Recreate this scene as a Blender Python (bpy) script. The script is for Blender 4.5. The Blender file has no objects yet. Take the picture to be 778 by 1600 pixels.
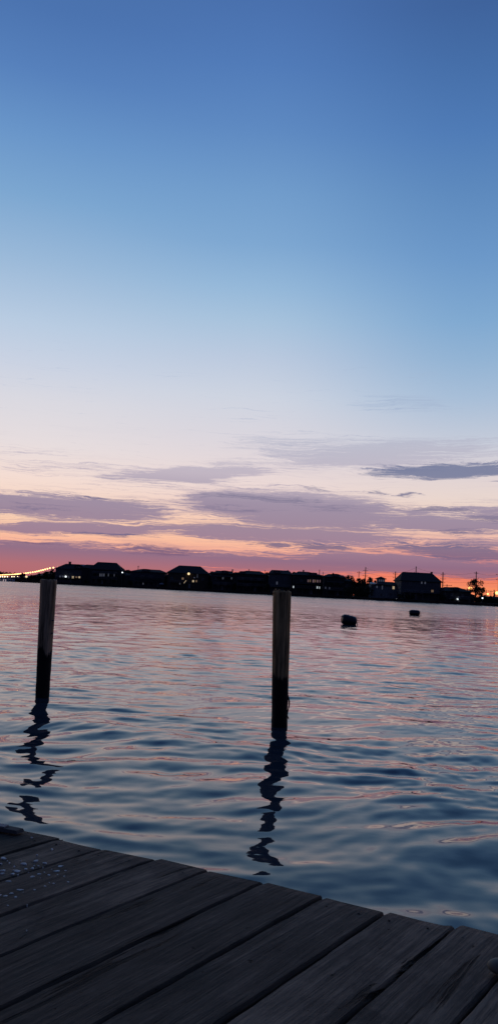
import bpy, bmesh, math, random
import numpy as np
from mathutils import Vector, Matrix, Euler

R = math.radians
scene = bpy.context.scene
col = scene.collection
rnd = random.Random(7)

# ------------------------------------------------------------------ camera
CAM_H = 1.5
PITCH, ROLL, FPX = R(5.82), R(2.8), 1202.0
r0 = Vector((1, 0, 0)); u0 = Vector((0, -math.sin(PITCH), math.cos(PITCH)))
FWD = Vector((0, math.cos(PITCH), math.sin(PITCH)))
RIGHT = math.cos(ROLL) * r0 + math.sin(ROLL) * u0
UP = -math.sin(ROLL) * r0 + math.cos(ROLL) * u0
CAM = Vector((0, 0, CAM_H))

def ray(px, py):
    return (FWD + RIGHT * ((px - 389) / FPX) + UP * ((800 - py) / FPX)).normalized()
def on_z(px, py, z):                       # where that line of sight meets the level z
    d = ray(px, py); return CAM + d * ((z - CAM_H) / d.z)
def at(px, py, D):                         # where it meets the upright plane y = D
    d = ray(px, py); return CAM + d * (D / d.y)
def hor(px):                               # photo row of the horizon in column px
    # d.z = 0
    a = FWD.z + RIGHT.z * (px - 389) / FPX
    return 800 + a / UP.z * FPX
def az_el(px, py):
    d = ray(px, py)
    return math.degrees(math.atan2(d.x, d.y)), math.degrees(math.asin(d.z))

cd = bpy.data.cameras.new('camera')
cam = bpy.data.objects.new('camera', cd); col.objects.link(cam)
cam.location = CAM
M = Matrix((RIGHT, UP, -FWD)).transposed()
cam.rotation_euler = M.to_euler()
cd.sensor_fit = 'VERTICAL'; cd.sensor_height = 24; cd.sensor_width = 24
cd.lens = 24 * FPX / 1600
cd.clip_start = 0.05; cd.clip_end = 30000
scene.camera = cam

vs = scene.view_settings
vs.view_transform = 'Standard'; vs.look = 'None'; vs.exposure = 0; vs.gamma = 1
vs.use_curve_mapping = False
scene.cycles.max_bounces = 6
scene.cycles.use_denoising = True

def lin(c):
    return tuple(((v / 255) / 12.92 if v / 255 <= .04045 else ((v / 255 + .055) / 1.055) ** 2.4) for v in c)

# ------------------------------------------------------------------ tagging helpers
def tag(o, label=None, cat=None, group=None, kind=None):
    if label: o['label'] = label
    if cat: o['category'] = cat
    if group: o['group'] = group
    if kind: o['kind'] = kind
    return o
def empty(name, loc, rz=0):
    o = bpy.data.objects.new(name, None); col.objects.link(o)
    o.location = loc; o.rotation_euler = (0, 0, rz); o.empty_display_size = .2
    return o

class MB:
    """collects shapes, then links them as one mesh object"""
    def __init__(s): s.v = []; s.f = []
    def add(s, vs_, fs):
        b = len(s.v); s.v += [tuple(v) for v in vs_]; s.f += [tuple(b + i for i in f) for f in fs]; return s
    def box(s, x0, x1, y0, y1, z0, z1):
        return s.add([(x0, y0, z0), (x1, y0, z0), (x1, y1, z0), (x0, y1, z0), (x0, y0, z1), (x1, y0, z1), (x1, y1, z1), (x0, y1, z1)],
                     [(0, 3, 2, 1), (4, 5, 6, 7), (0, 1, 5, 4), (1, 2, 6, 5), (2, 3, 7, 6), (3, 0, 4, 7)])
    def tube(s, pts, rads, n=8, cap=True):
        pts = [Vector(p) for p in pts]; b = len(s.v); rings = []
        for i, p in enumerate(pts):
            t = (pts[min(i + 1, len(pts) - 1)] - pts[max(i - 1, 0)]).normalized()
            a = Vector((0, 0, 1)) if abs(t.z) < .9 else Vector((1, 0, 0))
            e1 = t.cross(a).normalized(); e2 = t.cross(e1)
            r = rads[i] if isinstance(rads, (list, tuple)) else rads
            rings.append([p + (e1 * math.cos(2 * math.pi * k / n) + e2 * math.sin(2 * math.pi * k / n)) * r for k in range(n)])
        for ring in rings: s.v += [tuple(v) for v in ring]
        for i in range(len(pts) - 1):
            for k in range(n):
                a, c = b + i * n + k, b + i * n + (k + 1) % n
                s.f.append((a, c, c + n, a + n))
        if cap:
            s.f.append(tuple(b + k for k in range(n))[::-1]); s.f.append(tuple(b + (len(pts) - 1) * n + k for k in range(n)))
        return s
    def ball(s, c, r, n=8, sz=1.0):
        c = Vector(c); vs_ = []; fs = []
        m = n // 2
        for i in range(m + 1):
            th = math.pi * i / m
            for k in range(n):
                ph = 2 * math.pi * k / n
                vs_.append((c.x + r * math.sin(th) * math.cos(ph), c.y + r * math.sin(th) * math.sin(ph), c.z + r * sz * math.cos(th)))
        for i in range(m):
            for k in range(n):
                fs.append((i * n + k, (i + 1) * n + k, (i + 1) * n + (k + 1) % n, i * n + (k + 1) % n))
        return s.add(vs_, fs)
    def build(s, name, mat, parent=None, smooth=False):
        me = bpy.data.meshes.new(name); me.from_pydata(s.v, [], s.f); me.update()
        bm = bmesh.new(); bm.from_mesh(me)
        bmesh.ops.remove_doubles(bm, verts=bm.verts, dist=1e-5)
        bmesh.ops.recalc_face_normals(bm, faces=bm.faces); bm.to_mesh(me); bm.free()
        if mat: me.materials.append(mat)
        if smooth:
            for p in me.polygons: p.use_smooth = True
        o = bpy.data.objects.new(name, me); col.objects.link(o)
        if parent: o.parent = parent
        return o

# ------------------------------------------------------------------ materials
def new_mat(name):
    m = bpy.data.materials.new(name); m.use_nodes = True
    nt = m.node_tree; return m, nt, nt.nodes['Principled BSDF']
def simple(name, c, rough=.8, var=.35, scale=1.5, spec=.3, stretch=(1, 1, 1), bump=0.0):
    m, nt, b = new_mat(name); N = nt.nodes; L = nt.links
    tc = N.new('ShaderNodeTexCoord'); mp = N.new('ShaderNodeMapping'); mp.inputs['Scale'].default_value = stretch
    ns = N.new('ShaderNodeTexNoise'); ns.inputs['Scale'].default_value = scale; ns.inputs['Detail'].default_value = 6
    cr = N.new('ShaderNodeValToRGB')
    cr.color_ramp.elements[0].position = .3; cr.color_ramp.elements[1].position = .72
    cr.color_ramp.elements[0].color = tuple(x * (1 - var) for x in c) + (1,)
    cr.color_ramp.elements[1].color = tuple(min(1, x * (1 + var)) for x in c) + (1,)
    L.new(tc.outputs['Object'], mp.inputs['Vector']); L.new(mp.outputs[0], ns.inputs['Vector'])
    L.new(ns.outputs['Fac'], cr.inputs['Fac']); L.new(cr.outputs[0], b.inputs['Base Color'])
    b.inputs['Roughness'].default_value = rough; b.inputs['Specular IOR Level'].default_value = spec
    if bump:
        bp = N.new('ShaderNodeBump'); bp.inputs['Strength'].default_value = bump; bp.inputs['Distance'].default_value = .02
        L.new(ns.outputs['Fac'], bp.inputs['Height']); L.new(bp.outputs[0], b.inputs['Normal'])
    return m
def glow(name, c, s):
    m, nt, b = new_mat(name)
    b.inputs['Base Color'].default_value = (.3, .3, .3, 1)
    b.inputs['Emission Color'].default_value = tuple(c) + (1,); b.inputs['Emission Strength'].default_value = s
    m.cycles.emission_sampling = 'NONE'
    return m
def siding(name, c, pitch=.2):
    """horizontal clapboard"""
    m, nt, b = new_mat(name); N = nt.nodes; L = nt.links
    tc = N.new('ShaderNodeTexCoord'); w = N.new('ShaderNodeTexWave'); w.bands_direction = 'Z'; w.wave_profile = 'SAW'
    w.inputs['Scale'].default_value = 1 / pitch / 3.14; w.inputs['Distortion'].default_value = 0
    ns = N.new('ShaderNodeTexNoise'); ns.inputs['Scale'].default_value = .8; ns.inputs['Detail'].default_value = 5
    mx = N.new('ShaderNodeMix'); mx.data_type = 'RGBA'
    mx.inputs[6].default_value = tuple(x * .65 for x in c) + (1,); mx.inputs[7].default_value = tuple(min(1, x * 1.2) for x in c) + (1,)
    L.new(tc.outputs['Object'], w.inputs['Vector']); L.new(tc.outputs['Object'], ns.inputs['Vector'])
    L.new(ns.outputs['Fac'], mx.inputs[0]); L.new(mx.outputs[2], b.inputs['Base Color'])
    bp = N.new('ShaderNodeBump'); bp.inputs['Strength'].default_value = .5; bp.inputs['Distance'].default_value = .03
    L.new(w.outputs['Fac'], bp.inputs['Height']); L.new(bp.outputs[0], b.inputs['Normal'])
    b.inputs['Roughness'].default_value = .75; b.inputs['Specular IOR Level'].default_value = .2
    return m

MT = {}
MT['sid_grey'] = siding('grey_siding', (.12, .115, .12))
MT['sid_dark'] = siding('dark_siding', (.05, .05, .052))
MT['sid_blue'] = siding('blue_siding', (.06, .07, .085))
MT['sid_tan'] = siding('tan_siding', (.09, .07, .055))
MT['sid_pale'] = siding('pale_siding', (.22, .22, .23))
MT['roof'] = simple('dark_shingle', (.03, .029, .032), .9, .4, 3, .15)
MT['roof_pale'] = simple('pale_metal_roof_and_lit_edge', (.34, .35, .38), .5, .15, 1, .3)
MT['trim'] = simple('weathered_trim', (.25, .25, .26), .7, .2)
MT['brick'] = simple('chimney_brick', (.16, .08, .06), .9, .4, 4)
MT['glass_dark'] = simple('dark_window_glass', (.03, .035, .045), .12, .2, .5, .5)
MT['glass_grey'] = glow('window_dim_grey', lin((130, 135, 155)), .22)  # pane glow stands in for pale curtains and reflections
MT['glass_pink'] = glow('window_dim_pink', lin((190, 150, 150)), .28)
MT['warm_glow'] = glow('window_and_rail_warm_light', (1.0, .76, .46), .45)
MT['glass_dimwarm'] = glow('window_dim_warm_light', (1.0, .62, .30), .16)
MT['glass_white'] = glow('window_white_light', (.85, .95, 1.0), .7)
MT['lamp_white'] = glow('lamp_white', (.9, .97, 1.0), 1.6)
MT['lamp_warm'] = glow('lamp_warm', (1.0, .74, .38), 1.25)
MT['lamp_far'] = glow('lamp_far', (1.0, .82, .5), 5.0)
MT['lamp_orange'] = glow('lamp_sodium', (1.0, .42, .12), 4.0)
MT['lamp_bridge'] = glow('lamp_bridge', (1.0, .50, .18), 4.5)
MT['wood_dark'] = simple('tarred_wood', (.035, .03, .028), .85, .4, 3, .2, (1, 1, .2))
MT['wood_grey'] = simple('weathered_wood', (.10, .095, .09), .85, .4, 3, .2)
MT['pile_white'] = simple('white_pile_cap', (.6, .6, .62), .6, .15)
MT['metal'] = simple('galvanised_metal', (.12, .12, .13), .5, .2, 5)
MT['wire'] = simple('power_cable', (.02, .02, .02), .6, .1)
MT['concrete'] = simple('bridge_concrete', (.25, .24, .23), .85, .2, .2)
MT['drum'] = simple('blue_black_plastic', (.012, .018, .030), .4, .3, 4, .4)
MT['ground'] = simple('shore_ground', (.045, .05, .035), .95, .4, .08, .1)
MT['leaf'] = simple('dark_foliage', (.045, .055, .035), .8, .5, .6, .15)
MT['leaf2'] = simple('pine_foliage', (.035, .05, .035), .8, .5, .6, .15)
MT['bark'] = simple('tree_bark', (.06, .05, .04), .95, .3, 5, .1, (1, 1, .2))
MT['fabric'] = simple('pale_awning_fabric', (.55, .55, .58), .8, .1)

# ------------------------------------------------------------------ sky
world = bpy.data.worlds.new('World'); scene.world = world; world.use_nodes = True
nt = world.node_tree; N = nt.nodes; L = nt.links
bg = N['Background']
def nd(t, **k):
    n = N.new(t)
    for a, b in k.items(): setattr(n, a, b)
    return n
def math_(op, a, b=None, c=None, clamp=False):
    n = nd('ShaderNodeMath', operation=op, use_clamp=clamp)
    for i, v in enumerate((a, b, c)):
        if v is None: continue
        if isinstance(v, (int, float)): n.inputs[i].default_value = v
        else: L.new(v, n.inputs[i])
    return n.outputs[0]
def maprange(v, a, b, c, d, smooth=True):
    n = nd('ShaderNodeMapRange'); n.interpolation_type = 'SMOOTHSTEP' if smooth else 'LINEAR'
    L.new(v, n.inputs[0])
    for i, x in enumerate((a, b, c, d)): n.inputs[1 + i].default_value = x
    return n.outputs[0]
def mixc(f, a, b):
    n = nd('ShaderNodeMix', data_type='RGBA')
    if isinstance(f, (int, float)): n.inputs[0].default_value = f
    else: L.new(f, n.inputs[0])
    L.new(a, n.inputs[6]); L.new(b, n.inputs[7]); return n.outputs[2]
tc = nd('ShaderNodeTexCoord'); sx = nd('ShaderNodeSeparateXYZ'); L.new(tc.outputs['Generated'], sx.inputs[0])
az = math_('MULTIPLY', math_('ARCTAN2', sx.outputs[0], sx.outputs[1]), 180 / math.pi)
el = math_('MULTIPLY', math_('ARCSINE', sx.outputs[2]), 180 / math.pi)
elf = math_('POWER', math_('DIVIDE', math_('MAXIMUM', el, 0.0), 90.0, clamp=True), .5)   # finer near the horizon
def ramp(stops):
    n = nd('ShaderNodeValToRGB'); n.color_ramp.interpolation = 'LINEAR'
    st = sorted((min(1, max(0, (e / 90)) ** .5), c) for e, c in stops)
    els = n.color_ramp.elements
    els[0].position = st[0][0]; els[0].color = lin(st[0][1]) + (1,)
    els[1].position = st[-1][0]; els[1].color = lin(st[-1][1]) + (1,)
    for p, c in st[1:-1]:
        e = els.new(p); e.color = lin(c) + (1,)
    L.new(elf, n.inputs[0]); return n.outputs[0]
def col_stops(px, lst):
    return [(max(0, az_el(px, y)[1]), c) for y, c in lst]
zen = [(52, (62, 94, 146)), (70, (48, 72, 116)), (90, (34, 52, 88))]
rL = ramp(col_stops(30, [(906, (208, 98, 94)), (893, (226, 122, 112)), (872, (240, 152, 134)), (850, (247, 175, 150)), (830, (249, 192, 162)), (808, (250, 207, 178)), (780, (246, 214, 196)),
    (740, (243, 220, 211)), (690, (230, 220, 221)), (620, (217, 216, 224)), (560, (200, 209, 226)), (500, (184, 203, 225)), (400, (153, 184, 216)), (300, (124, 166, 208)), (200, (104, 148, 200)), (100, (86, 128, 187)), (0, (75, 115, 175))]) + zen)
rC = ramp(col_stops(389, [(923, (226, 96, 84)), (900, (242, 118, 102)), (884, (244, 140, 122)), (865, (247, 172, 148)), (848, (250, 190, 160)), (825, (248, 200, 172)), (795, (240, 205, 192)),
    (760, (236, 216, 212)), (690, (219, 213, 220)), (620, (205, 211, 224)), (560, (187, 201, 222)), (500, (167, 194, 220)), (450, (149, 184, 217)), (380, (126, 167, 209)), (300, (113, 156, 203)), (200, (94, 137, 193)), (100, (81, 123, 184)), (0, (73, 112, 173))]) + zen)
rR = ramp(col_stops(750, [(943, (246, 130, 84)), (920, (248, 142, 98)), (903, (238, 124, 98)), (885, (226, 126, 118)), (865, (232, 155, 142)), (845, (240, 185, 168)), (820, (240, 205, 185)),
    (780, (232, 213, 205)), (740, (222, 210, 212)), (690, (196, 202, 216)), (620, (166, 189, 215)), (560, (145, 178, 211)), (500, (127, 168, 208)), (400, (107, 151, 200)), (300, (93, 137, 189)), (200, (78, 122, 181)), (100, (69, 110, 168)), (0, (62, 98, 155))]) + zen)
back = ramp([(0, (58, 56, 78)), (8, (52, 58, 88)), (25, (40, 54, 92)), (60, (30, 46, 84)), (90, (26, 44, 80))])
front = mixc(maprange(az, -1, 17, 0, 1), mixc(maprange(az, -17, 1, 0, 1), rL, rC), rR)

# clouds: stretched streaks laid out in azimuth / elevation
cmb = nd('ShaderNodeCombineXYZ'); L.new(az, cmb.inputs[0]); L.new(el, cmb.inputs[1])
def noise(scale, detail=5, rough=.55, sc=(1, 1, 1), off=(0, 0, 0), src=None):
    mp = nd('ShaderNodeMapping'); mp.inputs['Scale'].default_value = sc; mp.inputs['Location'].default_value = off
    mp.inputs['Rotation'].default_value = (0, 0, R(1.5))
    L.new(src or cmb.outputs[0], mp.inputs[0])
    n = nd('ShaderNodeTexNoise'); n.inputs['Scale'].default_value = scale; n.inputs['Detail'].default_value = detail
    n.inputs['Roughness'].default_value = rough
    L.new(mp.outputs[0], n.inputs['Vector']); return n
warpn = noise(1, 3, .5, (.22, 1.1, 1), (3, 7, 0))
wv = nd('ShaderNodeVectorMath', operation='SUBTRACT'); L.new(warpn.outputs['Color'], wv.inputs[0]); wv.inputs[1].default_value = (.5, .5, .5)
wm = nd('ShaderNodeVectorMath', operation='MULTIPLY'); L.new(wv.outputs[0], wm.inputs[0]); wm.inputs[1].default_value = (6.0, .85, 0)
wa = nd('ShaderNodeVectorMath', operation='ADD'); L.new(cmb.outputs[0], wa.inputs[0]); L.new(wm.outputs[0], wa.inputs[1])
warp2 = noise(1, 4, .6, (.75, 3.6, 1), (13, 2, 0))
w2 = nd('ShaderNodeVectorMath', operation='SUBTRACT'); L.new(warp2.outputs['Color'], w2.inputs[0]); w2.inputs[1].default_value = (.5, .5, .5)
w3 = nd('ShaderNodeVectorMath', operation='MULTIPLY'); L.new(w2.outputs[0], w3.inputs[0]); w3.inputs[1].default_value = (3.2, .26, 0)
wb = nd('ShaderNodeVectorMath', operation='ADD'); L.new(wa.outputs[0], wb.inputs[0]); L.new(w3.outputs[0], wb.inputs[1])
WV = wb.outputs[0]
def streak(x1, y1, x2, y2, hh, s, src=None):
    a1, e1 = az_el(x1, y1); a2, e2 = az_el(x2, y2)
    mp = nd('ShaderNodeMapping'); mp.vector_type = 'TEXTURE'
    mp.inputs['Location'].default_value = ((a1 + a2) / 2, (e1 + e2) / 2, 0)
    mp.inputs['Rotation'].default_value = (0, 0, math.atan2(e2 - e1, a2 - a1))
    mp.inputs['Scale'].default_value = (math.hypot(a2 - a1, e2 - e1) / 2 * 1.18, math.degrees(hh * 1.75 / FPX), 1)
    L.new(src or WV, mp.inputs[0])
    ln = nd('ShaderNodeVectorMath', operation='LENGTH'); L.new(mp.outputs[0], ln.inputs[0])
    return maprange(ln.outputs['Value'], 1.45, .0, 0, s * 1.12)
def gather(lst):
    acc = None
    for a in lst:
        v = streak(*a); acc = v if acc is None else math_('MAXIMUM', acc, v)
    return acc
SOFT = [(410, 716, 780, 700, 15, .95), (370, 690, 560, 692, 12, .6), (175, 748, 420, 731, 11, 1.1), (-60, 782, 270, 802, 12, 1.25),
        (-60, 818, 300, 830, 6, 1.2), (280, 784, 640, 806, 20, 1.3), (220, 824, 640, 842, 9, 1.25), (-200, 866, 340, 888, 18, 1.6), (150, 866, 600, 890, 9, 1.25),
        (540, 810, 850, 826, 8, 1.2), (600, 796, 720, 804, 7, .75), (690, 800, 860, 806, 9, .85), (400, 870, 860, 894, 11, 1.25),
        (-60, 722, 230, 738, 9, .40), (560, 628, 710, 634, 10, .40), (430, 822, 700, 832, 5, .7), (-40, 850, 180, 856, 4, .8), (640, 846, 860, 850, 6, .7), (-60, 700, 130, 706, 6, .3)]
HARD = [(560, 738, 830, 729, 7.5, 1.25), (295, 775, 525, 781, 4, .80), (105, 777, 235, 782, 3, .75), (-30, 789, 150, 797, 5, .55), (715, 811, 830, 813, 6, .85),
        (585, 851, 850, 872, 8.5, 1.15), (462, 851, 562, 858, 5.5, 1.05), (385, 849, 480, 854, 3, .85), (550, 857, 628, 862, 3.2, .85), (650, 829, 790, 833, 4, .7),
        (110, 833, 245, 839, 3, .85), (0, 845, 90, 851, 3, .7), (145, 855, 330, 866, 5, .85), (566, 766, 606, 767, 2.2, .8), (612, 772, 655, 773, 2, .8),
        (455, 762, 520, 765, 3.2, .6), (655, 793, 738, 799, 2.2, .85), (590, 787, 650, 789, 2, .55), (300, 791, 430, 797, 4, .6), (430, 788, 600, 796, 6, .6), (760, 754, 790, 756, 2, .7)]
sS = gather(SOFT); sH = gather(HARD)
nA = noise(1, 6, .6, (.10, 2.2, 1), (11, 2, 0), WV); nB = noise(1, 6, .68, (.8, 8.5, 1), (1, 5, 0), WV); nD = noise(1, 6, .62, (.24, 4.6, 1), (31, 9, 0), WV)
nC = noise(1, 6, .62, (.07, .95, 1), (21, 12, 0), WV)
nE = noise(1, 5, .6, (.16, 13, 1), (3, 41, 0), WV); nF = noise(1, 6, .7, (1.6, 15, 1), (7, 4, 0), WV)
def cen(n, k): return math_('MULTIPLY', math_('SUBTRACT', n.outputs['Fac'], .5), k)
lowsky = maprange(el, 19, 14, 0, 1)
dS = math_('ADD', math_('ADD', math_('MULTIPLY', sS, 1.22), cen(nA, 1.1)), math_('ADD', cen(nD, 1.2), math_('ADD', cen(nE, 2.1), cen(nF, .7))))
env = maprange(el, 13, 6, 0, 1)
gen = math_('MULTIPLY', maprange(math_('ADD', nC.outputs['Fac'], math_('ADD', cen(nD, .5), cen(nE, .5))), .46, .80, 0, .42), env)
aS = math_('MULTIPLY', math_('MAXIMUM', math_('MULTIPLY', maprange(dS, .22, 1.0, 0, 1), lowsky), gen), .95)
dH = math_('ADD', sH, math_('ADD', math_('ADD', cen(nF, .9), cen(nE, 1.3)), math_('ADD', cen(nB, 1.2), cen(nD, .9))))
aH = math_('MULTIPLY', math_('MULTIPLY', maprange(dH, .34, .98, 0, 1), lowsky), .88)
elS = [(0, (188, 106, 102)), (1.2, (172, 108, 118)), (2.3, (136, 106, 134)), (3.6, (152, 124, 148)), (5.0, (150, 130, 154)), (6.5, (152, 138, 162)), (8.5, (190, 178, 192)), (11, (186, 186, 202)), (14, (165, 182, 208)), (90, (150, 170, 200))]
elH = [(0, (150, 80, 100)), (2.0, (128, 92, 120)), (3.6, (112, 102, 136)), (5.5, (128, 116, 145)), (7, (132, 124, 150)), (9, (104, 114, 150)), (90, (104, 114, 150))]
c1 = mixc(aS, front, ramp(elS)); c2 = mixc(aH, c1, ramp(elH))
# the sky away from the afterglow is much darker
cosaz = math_('COSINE', math_('MULTIPLY', az, math.pi / 180))
final = mixc(maprange(cosaz, .88, -.1, 0, 1), c2, back)
sky = nd('ShaderNodeTexSky'); sky.sky_type = 'NISHITA'; sky.sun_disc = False
SUN_EL, SUN_AZ = -4.0, 6.0
sky.sun_elevation = R(SUN_EL); sky.sun_rotation = R(SUN_AZ)
addn = nd('ShaderNodeMix', data_type='RGBA', blend_type='ADD'); addn.inputs[0].default_value = .05
L.new(final, addn.inputs[6]); L.new(sky.outputs[0], addn.inputs[7])
L.new(addn.outputs[2], bg.inputs[0]); bg.inputs[1].default_value = 1.0

# afterglow: the sun has just set behind the far houses
sd = bpy.data.lights.new('sun', 'SUN'); so = bpy.data.objects.new('sun', sd); col.objects.link(so)
sd.energy = .01; sd.angle = R(15); sd.color = (1, .55, .38)
sdir = Vector((math.sin(R(SUN_AZ)), math.cos(R(SUN_AZ)), math.tan(R(3))))
so.rotation_euler = sdir.to_track_quat('Z', 'Y').to_euler()

# ------------------------------------------------------------------ water
def build_water():
    rows = [0.25]
    while rows[-1] < 12000:
        r = rows[-1]; rows.append(r + max(.022, .00022 * r * r if r < 120 else .03 * r))
    rr = np.array(rows)
    fine = np.arange(-31, 31.001, .105)
    coarse = np.arange(31.5, 328.9, 3.0)
    th = np.radians(np.concatenate([fine, coarse]))
    dth = np.concatenate([np.full(len(fine), R(.105)), np.full(len(coarse), R(3))])
    RR, TT = np.meshgrid(rr, th, indexing='ij')
    X = RR * np.sin(TT); Y = RR * np.cos(TT)
    drr = np.gradient(rr)
    cell = np.maximum(drr[:, None] * np.ones_like(TT), RR * dth[None, :] * .8)
    rg = np.random.RandomState(11)
    Z = np.zeros_like(X); 
    # low-frequency gust field
    def lowf(seed, lx, ly):
        r_ = np.random.RandomState(seed); g = np.zeros_like(X)
        for _ in range(7):
            a, b, c = r_.uniform(-1, 1) / lx, r_.uniform(-1, 1) / ly, r_.uniform(0, 6.28)
            g += np.sin((X * a + Y * b) * 6.28 + c)
        return g / 2.6
    G = lowf(3, 9, 5); 
    GX = lowf(5, 5, 3) * .22; GY = lowf(6, 4, 3) * .22
    Xw, Yw = X + GX, Y + GY
    n = 96
    lam = np.exp(rg.uniform(np.log(.13), np.log(2.1), n))
    for k in range(n):
        l = lam[k]
        spread = 62 if l > .45 else 80
        d = R(-90 + 8 + rg.normal(0, spread * .62))
        kx, ky = math.cos(d) * 2 * math.pi / l, math.sin(d) * 2 * math.pi / l
        s = SLOPE * (1.0 if l > .35 else .62) * rg.uniform(.6, 1.3) * (.42 if l > 1.3 else (.85 if l > .8 else 1.1))
        A = s * l / (2 * math.pi)
        att = np.clip((l / cell - 2.2) / 2.5, 0, 1)
        gm = 1 + .38 * G if l < 1.0 else 1 + .15 * G
        Z += A * att * np.clip(gm, .35, 1.8) * np.sin(kx * Xw + ky * Yw + rg.uniform(0, 6.28))
    nr, nc = X.shape
    co = np.stack([X, Y, Z], -1).reshape(-1, 3)
    i = np.arange(nr - 1)[:, None] * nc; j = np.arange(nc)[None, :]; j2 = (j + 1) % nc
    f = np.stack([i + j, i + nc + j, i + nc + j2, i + j2], -1).reshape(-1, 4)
    f = f[:, ::-1]
    me = bpy.data.meshes.new('water')
    me.vertices.add(len(co)); me.vertices.foreach_set('co', co.ravel().astype(np.float32))
    me.loops.add(f.size); me.loops.foreach_set('vertex_index', f.ravel().astype(np.int32))
    me.polygons.add(len(f)); me.polygons.foreach_set('loop_start', np.arange(0, f.size, 4, dtype=np.int32))
    me.polygons.foreach_set('use_smooth', np.ones(len(f), dtype=bool))
    me.update(calc_edges=True); me.validate()
    if me.polygons[0].normal.z < 0: me.flip_normals()
    o = bpy.data.objects.new('water', me); col.objects.link(o); return o
SLOPE = .0118
water = build_water(); tag(water, kind='structure')

m, nt, b = new_mat('bay_water'); N = nt.nodes; L = nt.links
b.inputs['Base Color'].default_value = (.020, .040, .062, 1); b.inputs['IOR'].default_value = 1.38
b.inputs['Specular IOR Level'].default_value = .5
tc = nd('ShaderNodeTexCoord')
ln = nd('ShaderNodeVectorMath', operation='LENGTH'); L.new(tc.outputs['Object'], ln.inputs[0])
dist = ln.outputs['Value']
# unresolved wavelets: open water further out is covered in finer chop
nlow = nd('ShaderNodeTexNoise'); nlow.inputs['Scale'].default_value = .045; nlow.inputs['Detail'].default_value = 3
L.new(tc.outputs['Object'], nlow.inputs['Vector'])
rough = math_('ADD', maprange(dist, 6, 26, .035, .085), maprange(dist, 30, 110, 0, .12))
rough = math_('MULTIPLY', rough, maprange(nlow.outputs['Fac'], .35, .65, .8, 1.2))
L.new(rough, b.inputs['Roughness'])
def slope_noise(scale, detail, sc=(1, 1, 1), off=(0, 0, 0)):
    mp = nd('ShaderNodeMapping'); mp.inputs['Scale'].default_value = sc; mp.inputs['Location'].default_value = off
    L.new(tc.outputs['Object'], mp.inputs[0])
    n = nd('ShaderNodeTexNoise'); n.inputs['Scale'].default_value = scale; n.inputs['Detail'].default_value = detail; n.inputs['Roughness'].default_value = .6
    L.new(mp.outputs[0], n.inputs['Vector'])
    s = nd('ShaderNodeVectorMath', operation='SUBTRACT'); L.new(n.outputs['Color'], s.inputs[0]); s.inputs[1].default_value = (.5, .5, .5)
    return s.outputs[0]
def vscale(v, f, xyz=(1, 1, 0)):
    a = nd('ShaderNodeVectorMath', operation='MULTIPLY'); L.new(v, a.inputs[0]); a.inputs[1].default_value = xyz
    s = nd('ShaderNodeVectorMath', operation='SCALE'); L.new(a.outputs[0], s.inputs[0])
    if isinstance(f, (int, float)): s.inputs['Scale'].default_value = f
    else: L.new(f, s.inputs['Scale'])
    return s.outputs[0]
s1 = vscale(slope_noise(2.2, 3, (.7, 1.1, 1)), maprange(dist, 12, 45, 0, .32))
s2 = vscale(slope_noise(.5, 2, (.35, 1.2, 1), (5, 5, 0)), maprange(dist, 20, 70, 0, .20))
s3 = vscale(slope_noise(6.0, 3, (.6, 1.3, 1), (9, 1, 0)), maprange(dist, 4, 16, .075, .13))
va = nd('ShaderNodeVectorMath', operation='ADD'); L.new(s1, va.inputs[0]); L.new(s2, va.inputs[1])
vb = nd('ShaderNodeVectorMath', operation='ADD'); L.new(va.outputs[0], vb.inputs[0]); L.new(s3, vb.inputs[1])
geo = nd('ShaderNodeNewGeometry')
vc = nd('ShaderNodeVectorMath', operation='ADD'); L.new(vb.outputs[0], vc.inputs[0]); L.new(geo.outputs['Normal'], vc.inputs[1])
vn = nd('ShaderNodeVectorMath', operation='NORMALIZE'); L.new(vc.outputs[0], vn.inputs[0])
L.new(vn.outputs[0], b.inputs['Normal'])
water.data.materials.append(m)

# ------------------------------------------------------------------ far shore
def shoreD(px): return 420 - px * (120 / 778)
def shore_ground():
    mb = MB(); f = []; bk = []
    pxs = [20 + i * 13 for i in range(110)]
    for i, px in enumerate(pxs):
        D = shoreD(px) + (1.5 * math.sin(px * .07)); x = (px - 389) / FPX * D
        f.append((x, D, .75)); bk.append((x * 1.0, D + 340, 1.4))
    n = len(f)
    low = [(x, y, -1.5) for x, y, z in f]; mid = [(x, y + 14, 1.1) for x, y, z in f]
    bl = [(x, y, -1.5) for x, y, z in bk]
    mb.add(low + f + mid + bk + bl, [(k * n + i, k * n + i + 1, (k + 1) * n + i + 1, (k + 1) * n + i) for k in range(4) for i in range(n - 1)]
           + [(0, n, 2 * n, 3 * n, 4 * n), (5 * n - 1, 4 * n - 1, 3 * n - 1, 2 * n - 1, n - 1)])
    return tag(mb.build('land', MT['ground']), kind='structure')
shore_ground()
# far low land under the bridge and beyond
mb = MB(); mb.box(-2600, -330, 2300, 3300, -1, 1.5)
tag(mb.build('far_land', MT['ground']), kind='structure')

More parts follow.
